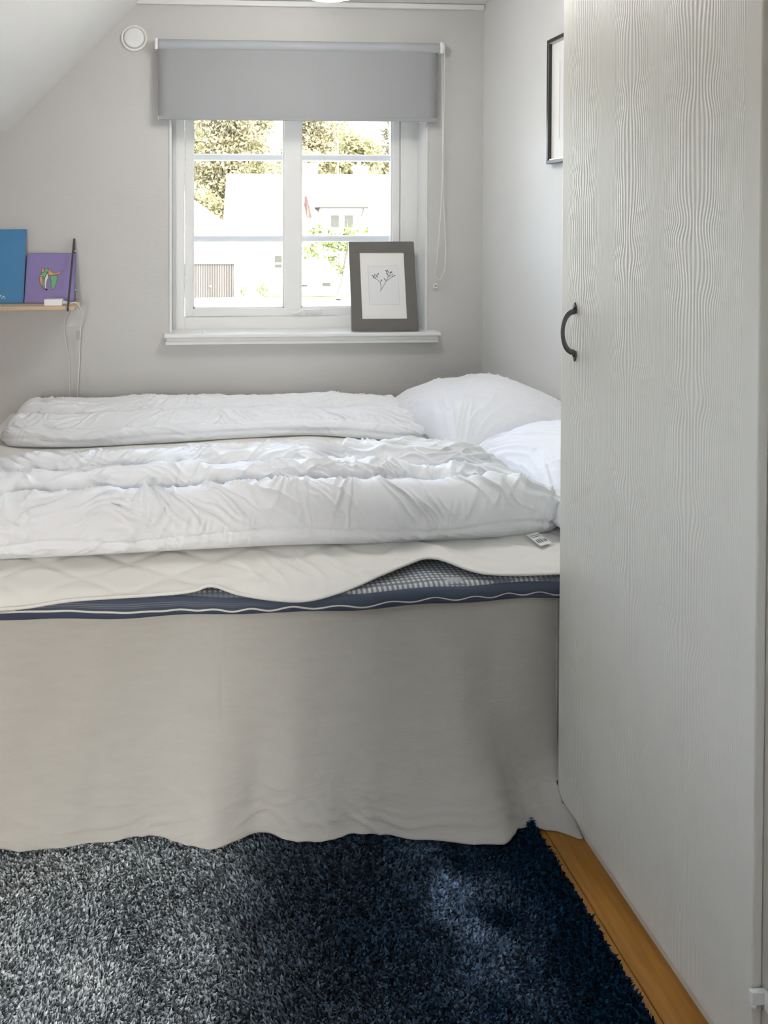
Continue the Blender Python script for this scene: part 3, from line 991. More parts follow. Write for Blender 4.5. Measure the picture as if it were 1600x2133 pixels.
def make_pile():
    rs = np.random.RandomState(11)
    dens = [(RX0, RX1, 1.12, 1.78, 200000), (RX0, RX1, RY0, 1.12, 60000)]
    xs, ys = [], []
    for a, b, c, d, k in dens:
        xs.append(rs.uniform(a, b, k))
        ys.append(rs.uniform(c, d, k))
    x_ = np.concatenate(xs)
    y_ = np.concatenate(ys)
    nfar = dens[0][4]
    k = len(x_)
    p1, p2, p3, p4 = Perlin(1), Perlin(2), Perlin(3), Perlin(5)
    # combed direction drifts over the rug
    ang = 2.2 * p1(x_ * 2.2, y_ * 2.2) + 1.6 * p2(x_ * 9, y_ * 9) + rs.normal(0, 1.1, k) - 1.2
    h = 0.011 + 0.007 * rs.rand(k) + 0.004 * p2(x_ * 45, y_ * 45)
    leanv = 0.002 + 0.009 * rs.rand(k)
    wid = np.where(np.arange(k) < nfar, 0.0024, 0.0040) * (0.7 + 0.6 * rs.rand(k))
    dx, dy = np.cos(ang), np.sin(ang)
    tw_ = rs.uniform(0, 2 * np.pi, k)
    wx, wy = np.cos(tw_) * wid, np.sin(tw_) * wid
    z0 = np.full(k, 0.007)
    b0 = np.stack([x_ - wx, y_ - wy, z0], 1)
    b1 = np.stack([x_ + wx, y_ + wy, z0], 1)
    m0 = np.stack([x_ - wx * 1.1 + dx * leanv * .4, y_ - wy * 1.1 + dy * leanv * .4, z0 + h * .78], 1)
    m1 = np.stack([x_ + wx * 1.1 + dx * leanv * .4, y_ + wy * 1.1 + dy * leanv * .4, z0 + h * .78], 1)
    t_ = np.stack([x_ + dx * leanv, y_ + dy * leanv, z0 + h], 1)
    V = np.stack([b0, b1, m1, m0, t_], 1).reshape(-1, 3)
    base = np.arange(k) * 5
    me = bpy.data.meshes.new('pile')
    quads = np.stack([base, base + 1, base + 2, base + 3], 1)
    tris = np.stack([base + 3, base + 2, base + 4], 1)
    loops = np.concatenate([quads.ravel(), tris.ravel()])
    starts = np.concatenate([np.arange(k) * 4, 4 * k + np.arange(k) * 3])
    totals = np.concatenate([np.full(k, 4), np.full(k, 3)])
    me.vertices.add(len(V))
    me.vertices.foreach_set('co', V.ravel())
    me.loops.add(len(loops))
    me.loops.foreach_set('vertex_index', loops.astype(np.int32))
    me.polygons.add(len(starts))
    me.polygons.foreach_set('loop_start', starts.astype(np.int32))
    me.polygons.foreach_set('loop_total', totals.astype(np.int32))
    me.update(calc_edges=True)
    # dyed colour: silver grey on one side turning to navy, with a blue-grey bloom
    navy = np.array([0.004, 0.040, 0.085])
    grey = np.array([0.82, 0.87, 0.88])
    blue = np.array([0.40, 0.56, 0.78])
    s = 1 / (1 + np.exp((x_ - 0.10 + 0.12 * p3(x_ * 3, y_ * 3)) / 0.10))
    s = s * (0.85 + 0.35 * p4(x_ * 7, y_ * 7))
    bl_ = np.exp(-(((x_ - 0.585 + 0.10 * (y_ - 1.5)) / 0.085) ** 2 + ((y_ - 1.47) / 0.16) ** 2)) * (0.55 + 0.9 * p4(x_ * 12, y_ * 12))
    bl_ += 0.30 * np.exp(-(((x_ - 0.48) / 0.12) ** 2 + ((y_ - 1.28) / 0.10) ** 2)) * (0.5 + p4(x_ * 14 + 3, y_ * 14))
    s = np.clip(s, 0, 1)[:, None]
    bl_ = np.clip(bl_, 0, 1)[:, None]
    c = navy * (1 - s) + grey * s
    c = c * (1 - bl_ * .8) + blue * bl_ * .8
    # single fibres differ: some pale, some dark
    r = rs.rand(k)[:, None]
    jit = np.where(r < .30, 0.22, np.where(r > .78, 1.4, 1.0))
    c = np.clip(c * jit, 0, 1)
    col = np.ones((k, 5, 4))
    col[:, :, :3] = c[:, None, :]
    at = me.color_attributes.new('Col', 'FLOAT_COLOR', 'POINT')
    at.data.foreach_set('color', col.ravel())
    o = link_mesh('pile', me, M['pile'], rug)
    tag(o, kind='stuff')
    return o


make_pile()

# ------------------------------------------------------------------ bed: box, linen skirt
BX0, BX1, BYF, BYB = -0.72, 1.448, 1.80, 3.43
bed = thing('bed', (0.35, 2.6, 0.0), 'wide box bed with a greige linen skirt down to the rug', 'bed')
box('box_base', BX0 + .01, BX1, BYF + .012, BYB, 0.10, 0.4850, M['bed_box'], bed, .012, 2)
for (a, b) in ((BX0 + .12, BYF + .12), (BX1 - .12, BYF + .12), (BX0 + .12, BYB - .12), (BX1 - .12, BYB - .12)):
    lathe('leg', [(0, 0), (.022, 0), (.028, .10), (0, .10)], (a, b, 0.0), (0, 0, 1), M['black_metal'], bed, 16)


def make_skirt():
    nx, nz = 420, 150
    hx = [-0.775, -0.60, -0.37, -0.21, -0.04, 0.03, 0.09, 0.15, 0.22, 0.31, 0.47, 0.57, 0.72, 0.765, 0.79, 0.83, 0.88, 0.934, 0.942, 0.950, 1.06]
    hy = [1.69, 1.68, 1.685, 1.69, 1.705, 1.675, 1.655, 1.672, 1.70, 1.672, 1.675, 1.655, 1.632, 1.645, 1.675, 1.705, 1.695, 1.672, 1.72, 1.772, 1.785]
    hz = [0.03] * 13 + [0.03, 0.026, 0.012, 0.003, 0.002, 0.002, 0.002, 0.002]
    c, _ = resample(catmull(np.stack([hx, hy, hz], 1), 400), nx)
    xs = c[:, 0]
    P_ = np.zeros((nx, nz, 3))
    t = np.linspace(0, 1, nz)
    p, q, r3 = Perlin(21), Perlin(22), Perlin(23)
    top_y = BYF + 0.004 - 0.006 * p(xs * 3, 0)
    top_y = np.where(xs > 0.90, np.maximum(top_y, 1.775), top_y)
    top_z = 0.505
    fall = t[None, :]
    expo = 1.9 + 7.0 * np.clip((xs - 0.68) / 0.20, 0, 1) ** 1.6
    flare = fall ** expo[:, None]
    y = top_y[:, None] * (1 - flare) + c[:, 1][:, None] * flare
    z = top_z * (1 - fall) + c[:, 2][:, None] * fall
    X = xs[:, None] + 0 * fall
    # soft hanging folds, stronger low down
    fold = 0.012 * p(X * 6.5, fall * 0.6) * (0.2 + fall) + 0.006 * q(X * 14 + fall * 1.0, fall * 1.2) * (0.3 + fall * .8)
    # one long crease where the cloth has been folded, and hem wrinkles
    fold += 0.0018 * np.exp(-((X - 0.118 - 0.004 * np.sin(fall * 6)) / 0.006) ** 2) * np.exp(-((fall - .45) / .35) ** 2)
    fold += 0.010 * np.exp(-((X - 0.80 + 0.03 * fall) / 0.04) ** 2) * fall
    fold = fold * np.clip(1 - (X - 0.80) / .10, 0.1, 1) + 0.0
    hemw = np.clip((fall - .72) / .28, 0, 1)
    rid = (1 - np.abs(r3(X * 9 + 3 * q(X * 3, fall * 3), fall * 16))) ** 3
    fold -= 0.006 * rid * hemw
    fold -= 0.0012 * (fall > 0.945)
    P_[..., 0] = X
    P_[..., 1] = y + fold * np.clip(fall * 6, 0, 1)
    P_[..., 2] = np.maximum(z, 0.002)
    # the cloth is pushed aside by the wardrobe door and tucks in under its lower edge
    lim = np.where(P_[..., 2] > 0.034, 0.9188, 0.9355)
    P_[..., 0] = np.where(P_[..., 1] < 1.762, np.minimum(P_[..., 0], lim), P_[..., 0])
    o = grid_mesh('skirt', P_[::-1], M['linen'], bed)
    s_ = o.modifiers.new('thickness', 'SOLIDIFY')
    s_.thickness = 0.0012
    return o


make_skirt()


def make_foot_skirt():
    """the skirt goes on round the foot end of the bed"""
    ny, nz = 200, 60
    ys = np.linspace(1.69, BYB, ny)
    t = np.linspace(0, 1, nz)[None, :]
    p = Perlin(27)
    Y = ys[:, None] + 0 * t
    fl = t ** 1.9
    X = (BX0 - 0.002) * (1 - fl) + (-0.772 + 0.012 * np.sin(ys * 13)[:, None]) * fl + 0.010 * p(Y * 6, t * .6) * t
    Ytop = np.maximum(Y, BYF + 0.004)
    Y = Ytop * (1 - fl) + Y * fl
    Z = 0.505 * (1 - t) + np.where(Y < RY1, 0.03, 0.003) * t
    grid_mesh('foot_skirt', np.stack([X, Y, Z], -1)[::-1], M['linen'], bed).modifiers.new('thickness', 'SOLIDIFY').thickness = 0.0012


make_foot_skirt()

# ------------------------------------------------------------------ mattress
ms = thing('mattress', (0.35, 2.6, 0.50), 'thin gingham mattress with navy border and cream piping on the bed', 'mattress')


def sag(xs):
    return np.interp(xs, [-0.75, -0.37, -0.06, 0.27, 0.45, 0.62, 0.93, 1.45], [-0.006, -0.004, -0.010, -0.016, -0.008, 0.0, 0.0, 0.0])


def front_y(xs):
    return 1.770 + 0.006 * np.sin(xs * 9) + 0.004 * np.sin(xs * 23 + 1)


def make_mattress():
    nx = 300
    xs = np.linspace(BX0, BX1, nx)
    dz = sag(xs)
    fy = front_y(xs)
    fy = np.where(xs > 0.925, np.maximum(fy, 1.772), fy)
    wob = 0.0035 * np.sin(xs * 66 + 2 * np.sin(xs * 7)) * np.clip((xs + .1) / .3, 0.15, 1)
    # top cover: back edge to rounded front edge
    prof = [(BYB, 0.530), (BYB, 0.545), (2.6, 0.549)] + [(1.82, 0.549), (1.80, 0.549), (1.79, 0.5488), (1.782, 0.548), (1.776, 0.5462), (1.772, 0.5435), (1.770, 0.540)]
    P_ = np.zeros((nx, len(prof), 3))
    for j, (yy, zz_) in enumerate(prof):
        k = 1.0 if yy < 1.9 else 0.0
        P_[:, j, 0] = xs
        P_[:, j, 1] = yy + k * (fy - 1.770)
        P_[:, j, 2] = zz_ + dz * (1 if yy < 2.6 else 0.2)
    grid_mesh('ticking', P_, M['gingham'], ms)
    # side band: bulging strip
    nb = 14
    P_ = np.zeros((nx, nb, 3))
    uv = np.zeros((nx, nb, 2))
    for j in range(nb):
        t = j / (nb - 1)
        P_[:, j, 0] = xs
        P_[:, j, 1] = fy - 0.007 * math.sin(math.pi * t) ** .7 - 0.0012
        btop = 0.5405 + 0.0075 * np.clip((0.12 - xs) / .15, 0, 1)
        bbot = 0.5125 + 0.006 * np.clip((0.1 - xs) / .3, 0, 1)
        P_[:, j, 2] = btop + dz - (btop - bbot) * t + wob * t
        uv[:, j, 0] = (xs - BX0) / (BX1 - BX0)
        uv[:, j, 1] = 1 - t
    ob = grid_mesh('side_band', P_, M['stripe_band'], ms)
    ul = ob.data.uv_layers.new(name='UVMap')
    li = np.zeros(len(ob.data.loops), np.int32)
    ob.data.loops.foreach_get('vertex_index', li)
    ul.data.foreach_set('uv', uv.reshape(-1, 2)[li].ravel())
    tube('piping', np.stack([xs, fy - .0015, 0.5115 + dz + wob + 0.006 * np.clip((0.1 - xs) / .3, 0, 1)], 1), np.interp(xs, [-.4, .3, .6, .95], [.0031, .0026, .0016, .0014]), M['piping'], ms, 8)
    P_ = np.zeros((nx, 8, 3))
    for j in range(8):
        t = j / 7
        P_[:, j, 0] = xs
        P_[:, j, 1] = fy + 0.001 - 0.0035 * math.sin(math.pi * t)
        P_[:, j, 2] = (0.5105 + dz + wob + 0.006 * np.clip((0.1 - xs) / .3, 0, 1)) * (1 - t) + (0.4995 + dz * 0.9 - 0.004 * np.clip(-xs * 2, 0, 1)) * t
    grid_mesh('lower_band', P_, M['navy_dark'], ms)
    # hidden underside and ends
    box('core', BX0 + .002, BX1 - .001, 1.808, BYB - .002, 0.4855, 0.535, M['bed_box'], ms, .004)
    # sewn-on maker's patch
    P_ = np.zeros((12, 5, 3))
    for i in range(12):
        for j in range(5):
            P_[i, j] = (0.655 + i * .0035, 1.772 + j * .005 + .002 * math.sin(i * 1.9 + j), 0.5492 - (0.004 if j == 0 else 0) + .0006 * math.sin(i * 2.3 + j * 1.7) + .0008)
    grid_mesh('patch', P_, M['tag_grey'], ms)


make_mattress()


# ------------------------------------------------------------------ mattress pads
def quilt(X, Y, per=0.105, h=0.004):
    a = (X * 0.9 + Y * 1.25) / per
    b = (X * 0.9 - Y * 1.25) / per
    da = np.abs(a - np.round(a))
    db = np.abs(b - np.round(b))
    return h * (1 - np.exp(-(da / .09) ** 2)) * (1 - np.exp(-(db / .09) ** 2))


def make_front_pad():
    pad = thing('mattress_pad', (0.4, 2.2, 0.55), 'cream quilted mattress pad with a wavy bound edge over the gingham mattress', 'mattress pad')
    ex = [-0.735, -0.55, -0.40, -0.324, -0.22, -0.05, 0.05, 0.093, 0.16, 0.295, 0.40, 0.50, 0.58, 0.627, 0.68, 0.745, 0.83, 0.93, 1.20, 1.44]
    ey = [1.742, 1.742, 1.744, 1.745, 1.748, 1.750, 1.752, 1.760, 1.752, 1.748, 1.760, 1.795, 1.830, 1.845, 1.820, 1.783, 1.775, 1.776, 1.78, 1.79]
    ez = [0.524, 0.526, 0.531, 0.534, 0.545, 0.550, 0.554, 0.557, 0.543, 0.527, 0.541, 0.560, 0.570, 0.573, 0.569, 0.563, 0.560, 0.560, 0.560, 0.560]
    nx, nt = 420, 150
    E_, _ = resample(catmull(np.stack([ex, ey, ez], 1), 500), nx)
    t = np.linspace(0, 1, nt)[None, :] ** 1.5
    X = E_[:, 0][:, None] + 0 * t
    Y = E_[:, 1][:, None] * (1 - t) + 2.72 * t
    dist = Y - E_[:, 1][:, None]
    k = np.exp(-(dist / 0.024) ** 1.4)
    zt = 0.5605 + sag(X) * np.exp(-dist / .3)
    Z = zt * (1 - k) + E_[:, 2][:, None] * k
    p, q = Perlin(31), Perlin(32)
    # folds fanning back from the front edge
    fan = (1 - np.abs(p(X * 8 + dist * 7 + q(X * 3, 0) * 1.5, dist * 2.0))) ** 4
    dense = np.clip((X + .05) / .2, 0.15, 1) * np.exp(-((X - .40) / .36) ** 2)
    Z = Z + 0.013 * fan * np.exp(-dist / .16) * np.clip(dist / .03, 0, 1) * dense
    Z = Z + 0.012 * np.exp(-((X - 0.66 - dist * .25) / 0.035) ** 2) * np.exp(-((dist - .05) / .06) ** 2)
    Z = Z + 0.010 * np.exp(-((X - 0.10 - dist * .5) / 0.05) ** 2) * np.exp(-((dist - .05) / .07) ** 2)
    Z = Z + 0.004 * q(X * 5, Y * 5) * np.clip(dist / .04, 0, 1) + 0.003 * np.clip(dist / .03, 0, 1)
    Z = Z + quilt(X, Y, 0.19, 0.0032) * np.clip(dist / .02, 0, 1)
    Z = np.where(Y > 1.80, np.maximum(Z, 0.5515 + sag(X)), Z)
    P_ = np.stack([X, Y, Z], -1)
    o = grid_mesh('quilted_cover', P_, M['pad'], pad)
    tube('binding', np.stack([P_[:, 0, 0], P_[:, 0, 1] - .001, P_[:, 0, 2]], 1), 0.0038, M['pad'], pad, 10)
    # corner flap hanging down at the foot end
    n = 26
    F_ = np.zeros((n, 14, 3))
    for i in range(n):
        for j in range(14):
            s = i / (n - 1)
            tt = j / 13
            F_[i, j] = (-0.735 + s * 0.385, 1.743 - 0.004 * math.sin(math.pi * tt) - .003 * tt, 0.530 - tt * (0.034 * (1 - s) ** 0.8) - 0.001)
    grid_mesh('corner_flap', F_[::-1], M['linen'], pad)


make_front_pad()


def make_far_pad():
    pad = thing('mattress_pad', (0.1, 3.0, 0.55), 'smooth cream mattress pad lying under the duvet by the window wall', 'mattress pad')
    nx, ny = 200, 80
    s = np.linspace(0, 1, nx)[:, None]
    t = np.linspace(0, 1, ny)[None, :]
    xr = 0.985 + 0.03 * t
    X = -0.715 * (1 - s) + xr * s
    Y = (2.735 - 0.015 * np.sin(s * 5)) * (1 - t) + 3.42 * t
    p = Perlin(41)
    edge = np.minimum(np.minimum(1, (X - X.min()) / .02 + .0), np.minimum((Y - 2.72) / .03, (xr - X) / .03))
    Z = 0.5515 + 0.013 * np.clip(edge, 0, 1) ** .5 + 0.003 * p(X * 4, Y * 6)
    o = grid_mesh('quilted_cover', np.stack([X, Y, Z], -1), M['pad'], pad)


make_far_pad()


# ------------------------------------------------------------------ duvets
def make_duvet(name, label, F, B, prof_fn, base, seams, seed, creases, face_b=0.10, NS=520, M_=240, r_end=(0.10, 0.14), pucker=0.0065, big=0.012, crease_amp=0.016):
    th = thing(name, (float(np.mean([p[0] for p in F])), float(np.mean([p[1] for p in F]) + .2), base), label, 'duvet', 'duvets on the bed')
    Fc, _ = resample(catmull(F, 500), NS)
    Bc, _ = resample(catmull(B, 500), NS)
    prof, arc = resample(catmull(prof_fn, 800), M_)
    wdt = np.linalg.norm(Bc - Fc, axis=1).mean()
    # arc length in metres
    pm = np.stack([prof[:, 0] * wdt, prof[:, 1]], 1)
    bl_ = np.r_[0, np.cumsum(np.linalg.norm(np.diff(pm, axis=0), axis=1))]
    a_len = np.r_[0, np.cumsum(np.linalg.norm(np.diff((Fc + Bc) / 2, axis=0), axis=1))]
    Ltot = a_len[-1]
    A = a_len[:, None] + 0 * bl_[None]
    Bq = bl_[None] + 0 * a_len[:, None]
    p1, p2, p3, p4, p5 = [Perlin(seed + i) for i in range(5)]
    V = prof[:, 0][None] + 0 * A
    wander = 0.05 * p1(A * 1.6, 0.3) * np.sin(np.pi * np.clip(V, 0, 1))
    V = V + wander
    d0 = np.clip(A / r_end[0], 0, 1)
    d1_ = np.clip((Ltot - A) / r_end[1], 0, 1)
    e = np.sqrt(1 - (1 - d0) ** 2) * np.sqrt(1 - (1 - d1_) ** 2)
    e = 0.14 + 0.86 * e
    H = prof[:, 1][None] * e * (1 + 0.10 * p2(A * 2.2, V * 2))
    XY = Fc[:, None, :] * (1 - V[..., None]) + Bc[:, None, :] * V[..., None]
    P_ = np.dstack([XY, base + H])
    # wrinkles
    top_w = 0.38 + 0.62 / (1 + np.exp(-(Bq - face_b) / 0.02))
    D = big * p3(A * 3.1, Bq * 4.5) * np.clip(H / .05, 0, 1)
    for (bk, wdth, amp) in seams:
        bs_ = bk + 0.012 * p4(A * 4, bk * 9)
        g = np.exp(-((Bq - bs_) / wdth) ** 2)
        modv = np.clip(0.55 + 1.1 * p5(A * 3.3, bk * 5), 0, 1.3)
        n_ = p1(A * 24 + 1.2 * p2(A * 6, Bq * 8), Bq * 5 + bk * 10)
        D += pucker * amp * g * modv * (n_ + 0.5 * (1 - np.abs(p4(A * 34 + 2 * p2(A * 5, Bq * 9), Bq * 7))) ** 3)
        D -= 0.010 * amp * np.exp(-((Bq - bs_) / 0.007) ** 2)
    # creases: sharp-backed ridges in patches, each patch combed one way, finer on the top than on the front face
    Aw = A + 0.05 * p4(A * 4.2, Bq * 4.2) + 0.015 * p2(A * 13, Bq * 13)
    Bw = Bq + 0.05 * p1(A * 4.2 + 9, Bq * 4.2) + 0.015 * p5(A * 13, Bq * 13)
    sel = p5(A * 2.4 + 4.0, Bq * 3.2)
    k_n = len(creases)
    for j, (th_, ls, ll, amp, off) in enumerate(creases):
        ct, st = math.cos(th_), math.sin(th_)
        u = (Aw * ct + Bw * st) / ll
        w = (-Aw * st + Bw * ct) / ls
        n_ = p3(w + off, u + off)
        cr = np.clip(1 - np.abs(n_) * 2.1, 0, 1) ** 2.2
        lo, hi = -0.75 + 1.5 * j / k_n, -0.75 + 1.5 * (j + 1) / k_n
        mid = (lo + hi) / 2
        mask = np.exp(-((sel - mid) / (0.9 * (hi - lo))) ** 2)
        gate = np.clip(p2(w * .35 + off, u * .8) * 1.6 + .70, 0, 1)
        D += crease_amp * amp * cr * mask * gate * top_w
    D *= np.clip(np.minimum(Bq, bl_[-1] - Bq) / .02, 0, 1)
    P_, nrm = displace_normal(P_, -D if False else D)
    P_[..., 2] = np.maximum(P_[..., 2], base)
    # underside
    nb_ = 10
    tt = np.linspace(0, 1, nb_ + 2)[1:-1]
    under = P_[:, -1:, :] * (1 - tt)[None, :, None] + P_[:, :1, :] * tt[None, :, None]
    under[..., 2] = base
    Q = np.concatenate([P_, under], 1)
    n_, m_ = Q.shape[:2]
    caps = [tuple(range(m_))[::-1], tuple(range((n_ - 1) * m_, n_ * m_))]
    grid_mesh('cover', Q[:, ::-1], M['duvet'], th, close_v=True, extra=[tuple(c[::-1]) for c in caps])
    return th, P_


# front duvet, folded into a thick roll of three quilt channels
prof = [(0.045, 0.0), (0.005, 0.030), (0.0, 0.070), (0.035, 0.110), (0.10, 0.138), (0.17, 0.140), (0.225, 0.118), (0.245, 0.110), (0.275, 0.124),
        (0.36, 0.148), (0.44, 0.143), (0.495, 0.118), (0.515, 0.112), (0.545, 0.126), (0.66, 0.152), (0.80, 0.145), (0.92, 0.110), (0.99, 0.050), (0.985, 0.0)]
front_F = [(-0.78, 1.875), (-0.44, 1.895), (-0.19, 1.905), (0.11, 1.925), (0.32, 1.935), (0.55, 1.930), (0.80, 1.945), (1.00, 1.98), (1.075, 2.03)]
front_B = [(-0.80, 2.33), (-0.50, 2.36), (-0.10, 2.47), (0.13, 2.49), (0.35, 2.48), (0.56, 2.475), (0.70, 2.455), (0.84, 2.36), (0.975, 2.20)]
dv, PD = make_duvet('duvet', 'thick white duvet folded in three puffy channels on the cream pad', front_F, front_B, prof, 0.568,
                    [(0.045, .03, 1.0), (0.262, .06, 1.0), (0.425, .05, 1.0)], 60,
                    [(0.75, .030, .20, 1.0, 0.0), (0.30, .034, .24, 1.0, 7.3), (-0.35, .032, .22, 1.0, 13.1), (1.15, .028, .18, .9, 23.7), (-0.8, .03, .2, .9, 31.3)])
# care label at the corner
lb = [(0.900, 1.960, 0.5775), (0.932, 1.975, 0.5775)]
cl = mesh('care_label', [(0.929, 1.945, .583), (0.968, 1.961, .583), (0.983, 1.914, .574), (0.944, 1.896, .574)], [(0, 1, 2, 3)], M['label_cloth'], dv)
for k, (s0, s1, t0, t1) in enumerate([(0.15, .85, .18, .21), (.15, .85, .30, .33), (.12, .22, .55, .80), (.30, .40, .52, .80), (.48, .58, .52, .80), (.68, .74, .58, .80), (.80, .90, .58, .80)]):
    qv = []
    for s_, t_ in ((s0, t0), (s1, t0), (s1, t1), (s0, t1)):
        a = Vector((0.929, 1.945, .583)).lerp(Vector((0.968, 1.961, .583)), s_)
        b = Vector((0.944, 1.896, .574)).lerp(Vector((0.983, 1.914, .574)), s_)
        qv.append(a.lerp(b, t_) + Vector((0, 0, .0006)))
    mesh('care_symbol', qv, [(0, 1, 2, 3)], M['label_ink'], cl)

# far duvet by the window wall
prof2 = [(0.02, 0.0), (0.0, 0.014), (0.008, 0.034), (0.05, 0.050), (0.11, 0.052), (0.155, 0.040), (0.172, 0.036), (0.20, 0.046), (0.34, 0.072), (0.45, 0.070),
         (0.52, 0.056), (0.54, 0.053), (0.57, 0.062), (0.72, 0.088), (0.86, 0.088), (0.95, 0.066), (1.0, 0.028), (0.99, 0.0)]
far_F = [(-0.645, 2.965), (-0.585, 2.885), (-0.37, 2.86), (-0.10, 2.885), (0.27, 2.94), (0.55, 2.965), (0.80, 2.885), (0.97, 2.862), (1.015, 2.885)]
far_B = [(-0.635, 3.33), (-0.58, 3.365), (-0.30, 3.38), (0.0, 3.38), (0.30, 3.375), (0.60, 3.37), (0.80, 3.36), (0.93, 3.31), (0.985, 3.22)]
dv2, PD2 = make_duvet('duvet', 'flatter white duvet spread beside the window wall', far_F, far_B, prof2, 0.568,
                      [(0.03, .02, .8), (0.115, .05, .9), (0.30, .06, .9)], 90,
                      [(0.6, .030, .2, 1.0, 2.0), (0.2, .032, .24, 1.0, 5.5), (-0.4, .03, .2, 1.0, 9.1), (1.1, .028, .2, .9, 17.7)],
                      NS=480, M_=170, r_end=(0.06, 0.07), pucker=0.004, big=0.006, crease_amp=0.010, face_b=0.02)


# ------------------------------------------------------------------ pillows
def make_pillow(label, center, hx, hy, T, rot_euler, seed):
    th = thing('pillow', (center[0], center[1], 0.562), label, 'pillow', 'white pillows at the head of the bed')
    n = 150
    u = np.linspace(-1, 1, n)
    # denser near the edges
    u = np.sign(u) * (1 - (1 - np.abs(u)) ** 1.35)
    U, Vv = np.meshgrid(u, u, indexing='ij')
    p1, p2, p3 = Perlin(seed), Perlin(seed + 1), Perlin(seed + 2)
    X = hx * U * (1 - 0.07 * (1 - Vv ** 2))
    Y = hy * Vv * (1 - 0.06 * (1 - U ** 2))
    m_ = np.clip((1 - np.abs(U) ** 2.2) * (1 - np.abs(Vv) ** 2.2), 0, 1)
    h = m_ ** 0.52
    R = Matrix.Rotation(rot_euler[2], 3, 'Z') @ Matrix.Rotation(rot_euler[1], 3, 'Y') @ Matrix.Rotation(rot_euler[0], 3, 'X')
    R = np.array(R)
    sides = []
    for sgn, tk in ((1, T), (-1, T * .42)):
        Z = sgn * tk * h
        # creases running in from the corners and edges
        ang = np.arctan2(np.abs(Vv) - 1.15, np.abs(U) - 1.15)
        dist = np.hypot(np.abs(U) - 1.1, np.abs(Vv) - 1.1)
        cor = (1 - np.abs(p1(ang * 7 + np.sign(U) * 3 + np.sign(Vv) * 7, dist * 1.2))) ** 4 * np.exp(-dist / .55)
        cr = (1 - np.abs(p2(U * 2.6 + Vv * 1.1 + p3(U * 2, Vv * 2), Vv * 1.0 - U * .7)) * 1.3).clip(0, 1) ** 5
        edge_p = p3(U * 16, Vv * 16) * np.exp(-m_ * 6)
        Z = Z + sgn * (0.036 * cor + 0.010 * (cr - .3) * np.clip(p2(U * 1.3 + 5, Vv * 1.3) + .5, 0, 1) + 0.005 * edge_p + 0.008 * p1(U * 1.7, Vv * 1.7)) * np.clip(m_ * 4, 0, 1)
        sides.append(np.stack([X, Y, Z], -1))
    # assemble: closed tube of top rows followed by bottom rows
    Q = np.concatenate([sides[0], sides[1][:, ::-1]], 1)
    Q = Q @ R.T + np.array(center)
    Q[..., 2] = np.maximum(Q[..., 2], 0.5665)
    Q[..., 0] = np.minimum(Q[..., 0], XR - 0.004)
    Q[..., 1] = np.minimum(Q[..., 1], YB - 0.02)
    grid_mesh('pillowcase', Q, M['pillow'], th, close_v=True)
    return th


make_pillow('plump white pillow in the corner by the window wall', (1.215, 2.94, 0.635), 0.275, 0.355, 0.148, (0, math.radians(-8), math.radians(6)), 120)
make_pillow('white pillow tucked behind the wardrobe door edge', (1.245, 2.22, 0.635), 0.25, 0.335, 0.15, (0, math.radians(-8), math.radians(4)), 140)

# ------------------------------------------------------------------ outside
GZ = -2.7
tag(box('ground', -40, 60, 5.0, 110, GZ - .3, GZ, M['asphalt']), 'pale gravel yard and road outside', 'ground', kind='structure')
tag(box('lawn', 5.2, 22, 42.0, 43.9, GZ, GZ + .08, M['lawn'], bevel=.02), 'strip of sunlit lawn before the white house', 'lawn', kind='stuff')

hs = thing('white_house', (10, 47, GZ), 'white rendered house with a pale roof and box dormer across the street', 'house')
HX0, HX1, HY0, HY1, EZ, RZ = 3.75, 19.0, 44.0, 52.0, 0.75, 4.36
bm = bmesh.new()
vs = [(HX0, HY0, GZ), (HX0, HY1, GZ), (HX0, HY1, EZ), (HX0, (HY0 + HY1) / 2, RZ - .1), (HX0, HY0, EZ)]
vs2 = [(HX1, b, c) for a, b, c in vs]
bv = [bm.verts.new(v_) for v_ in vs + vs2]
bm.faces.new(bv[:5][::-1])
bm.faces.new(bv[5:])
for i in range(5):
    bm.faces.new((bv[i], bv[(i + 1) % 5], bv[(i + 1) % 5 + 5], bv[i + 5]))
bmesh.ops.recalc_face_normals(bm, faces=bm.faces[:])
from_bm('wall', bm, M['render_white'], hs)


def roof_slab(name, x0, x1, ya, za, yb, zb, t, m, parent):
    vs = [(x0, ya, za), (x1, ya, za), (x1, yb, zb), (x0, yb, zb)]
    vs += [(a, b, c + t) for a, b, c in vs]
    return mesh(name, vs, [(3, 2, 1, 0), (4, 5, 6, 7), (0, 1, 5, 4), (1, 2, 6, 5), (2, 3, 7, 6), (3, 0, 4, 7)], m, parent)


roof_slab('roof', HX0 - .25, HX1 + .3, HY0 - .35, EZ - .30, 48, RZ, .14, M['roof_pale'], hs)
roof_slab('roof', HX0 - .25, HX1 + .3, 48, RZ, HY1 + .35, EZ - .30, .14, M['roof_pale'], hs)
for cx_, w_, top in ((8.75, .42, 5.15), (12.0, .40, 5.0)):
    chm = box('chimney', cx_ - w_, cx_ + w_, 47.6, 48.4, 3.7, top - .15, M['render_white'], hs)
    box('chimney_cap', cx_ - w_ - .06, cx_ + w_ + .06, 47.54, 48.46, top - .15, top, M['render_white'], chm)
    if cx_ > 10:
        lathe('chimney_pot', [(0, 0), (.13, 0), (.11, .3), (0, .3)], (cx_ - .1, 48, top), (0, 0, 1), M['render_white'], chm, 12)
dm = box('dormer', 8.85, 11.15, 44.35, 46.6, 0.9, 2.28, M['render_white'], hs)
box('dormer_roof', 8.62, 11.45, 43.95, 47.0, 2.26, 2.37, M['gutter'], dm)
box('dormer_roof_cover', 8.60, 11.47, 43.98, 47.1, 2.36, 2.44, M['roof_pale'], dm)
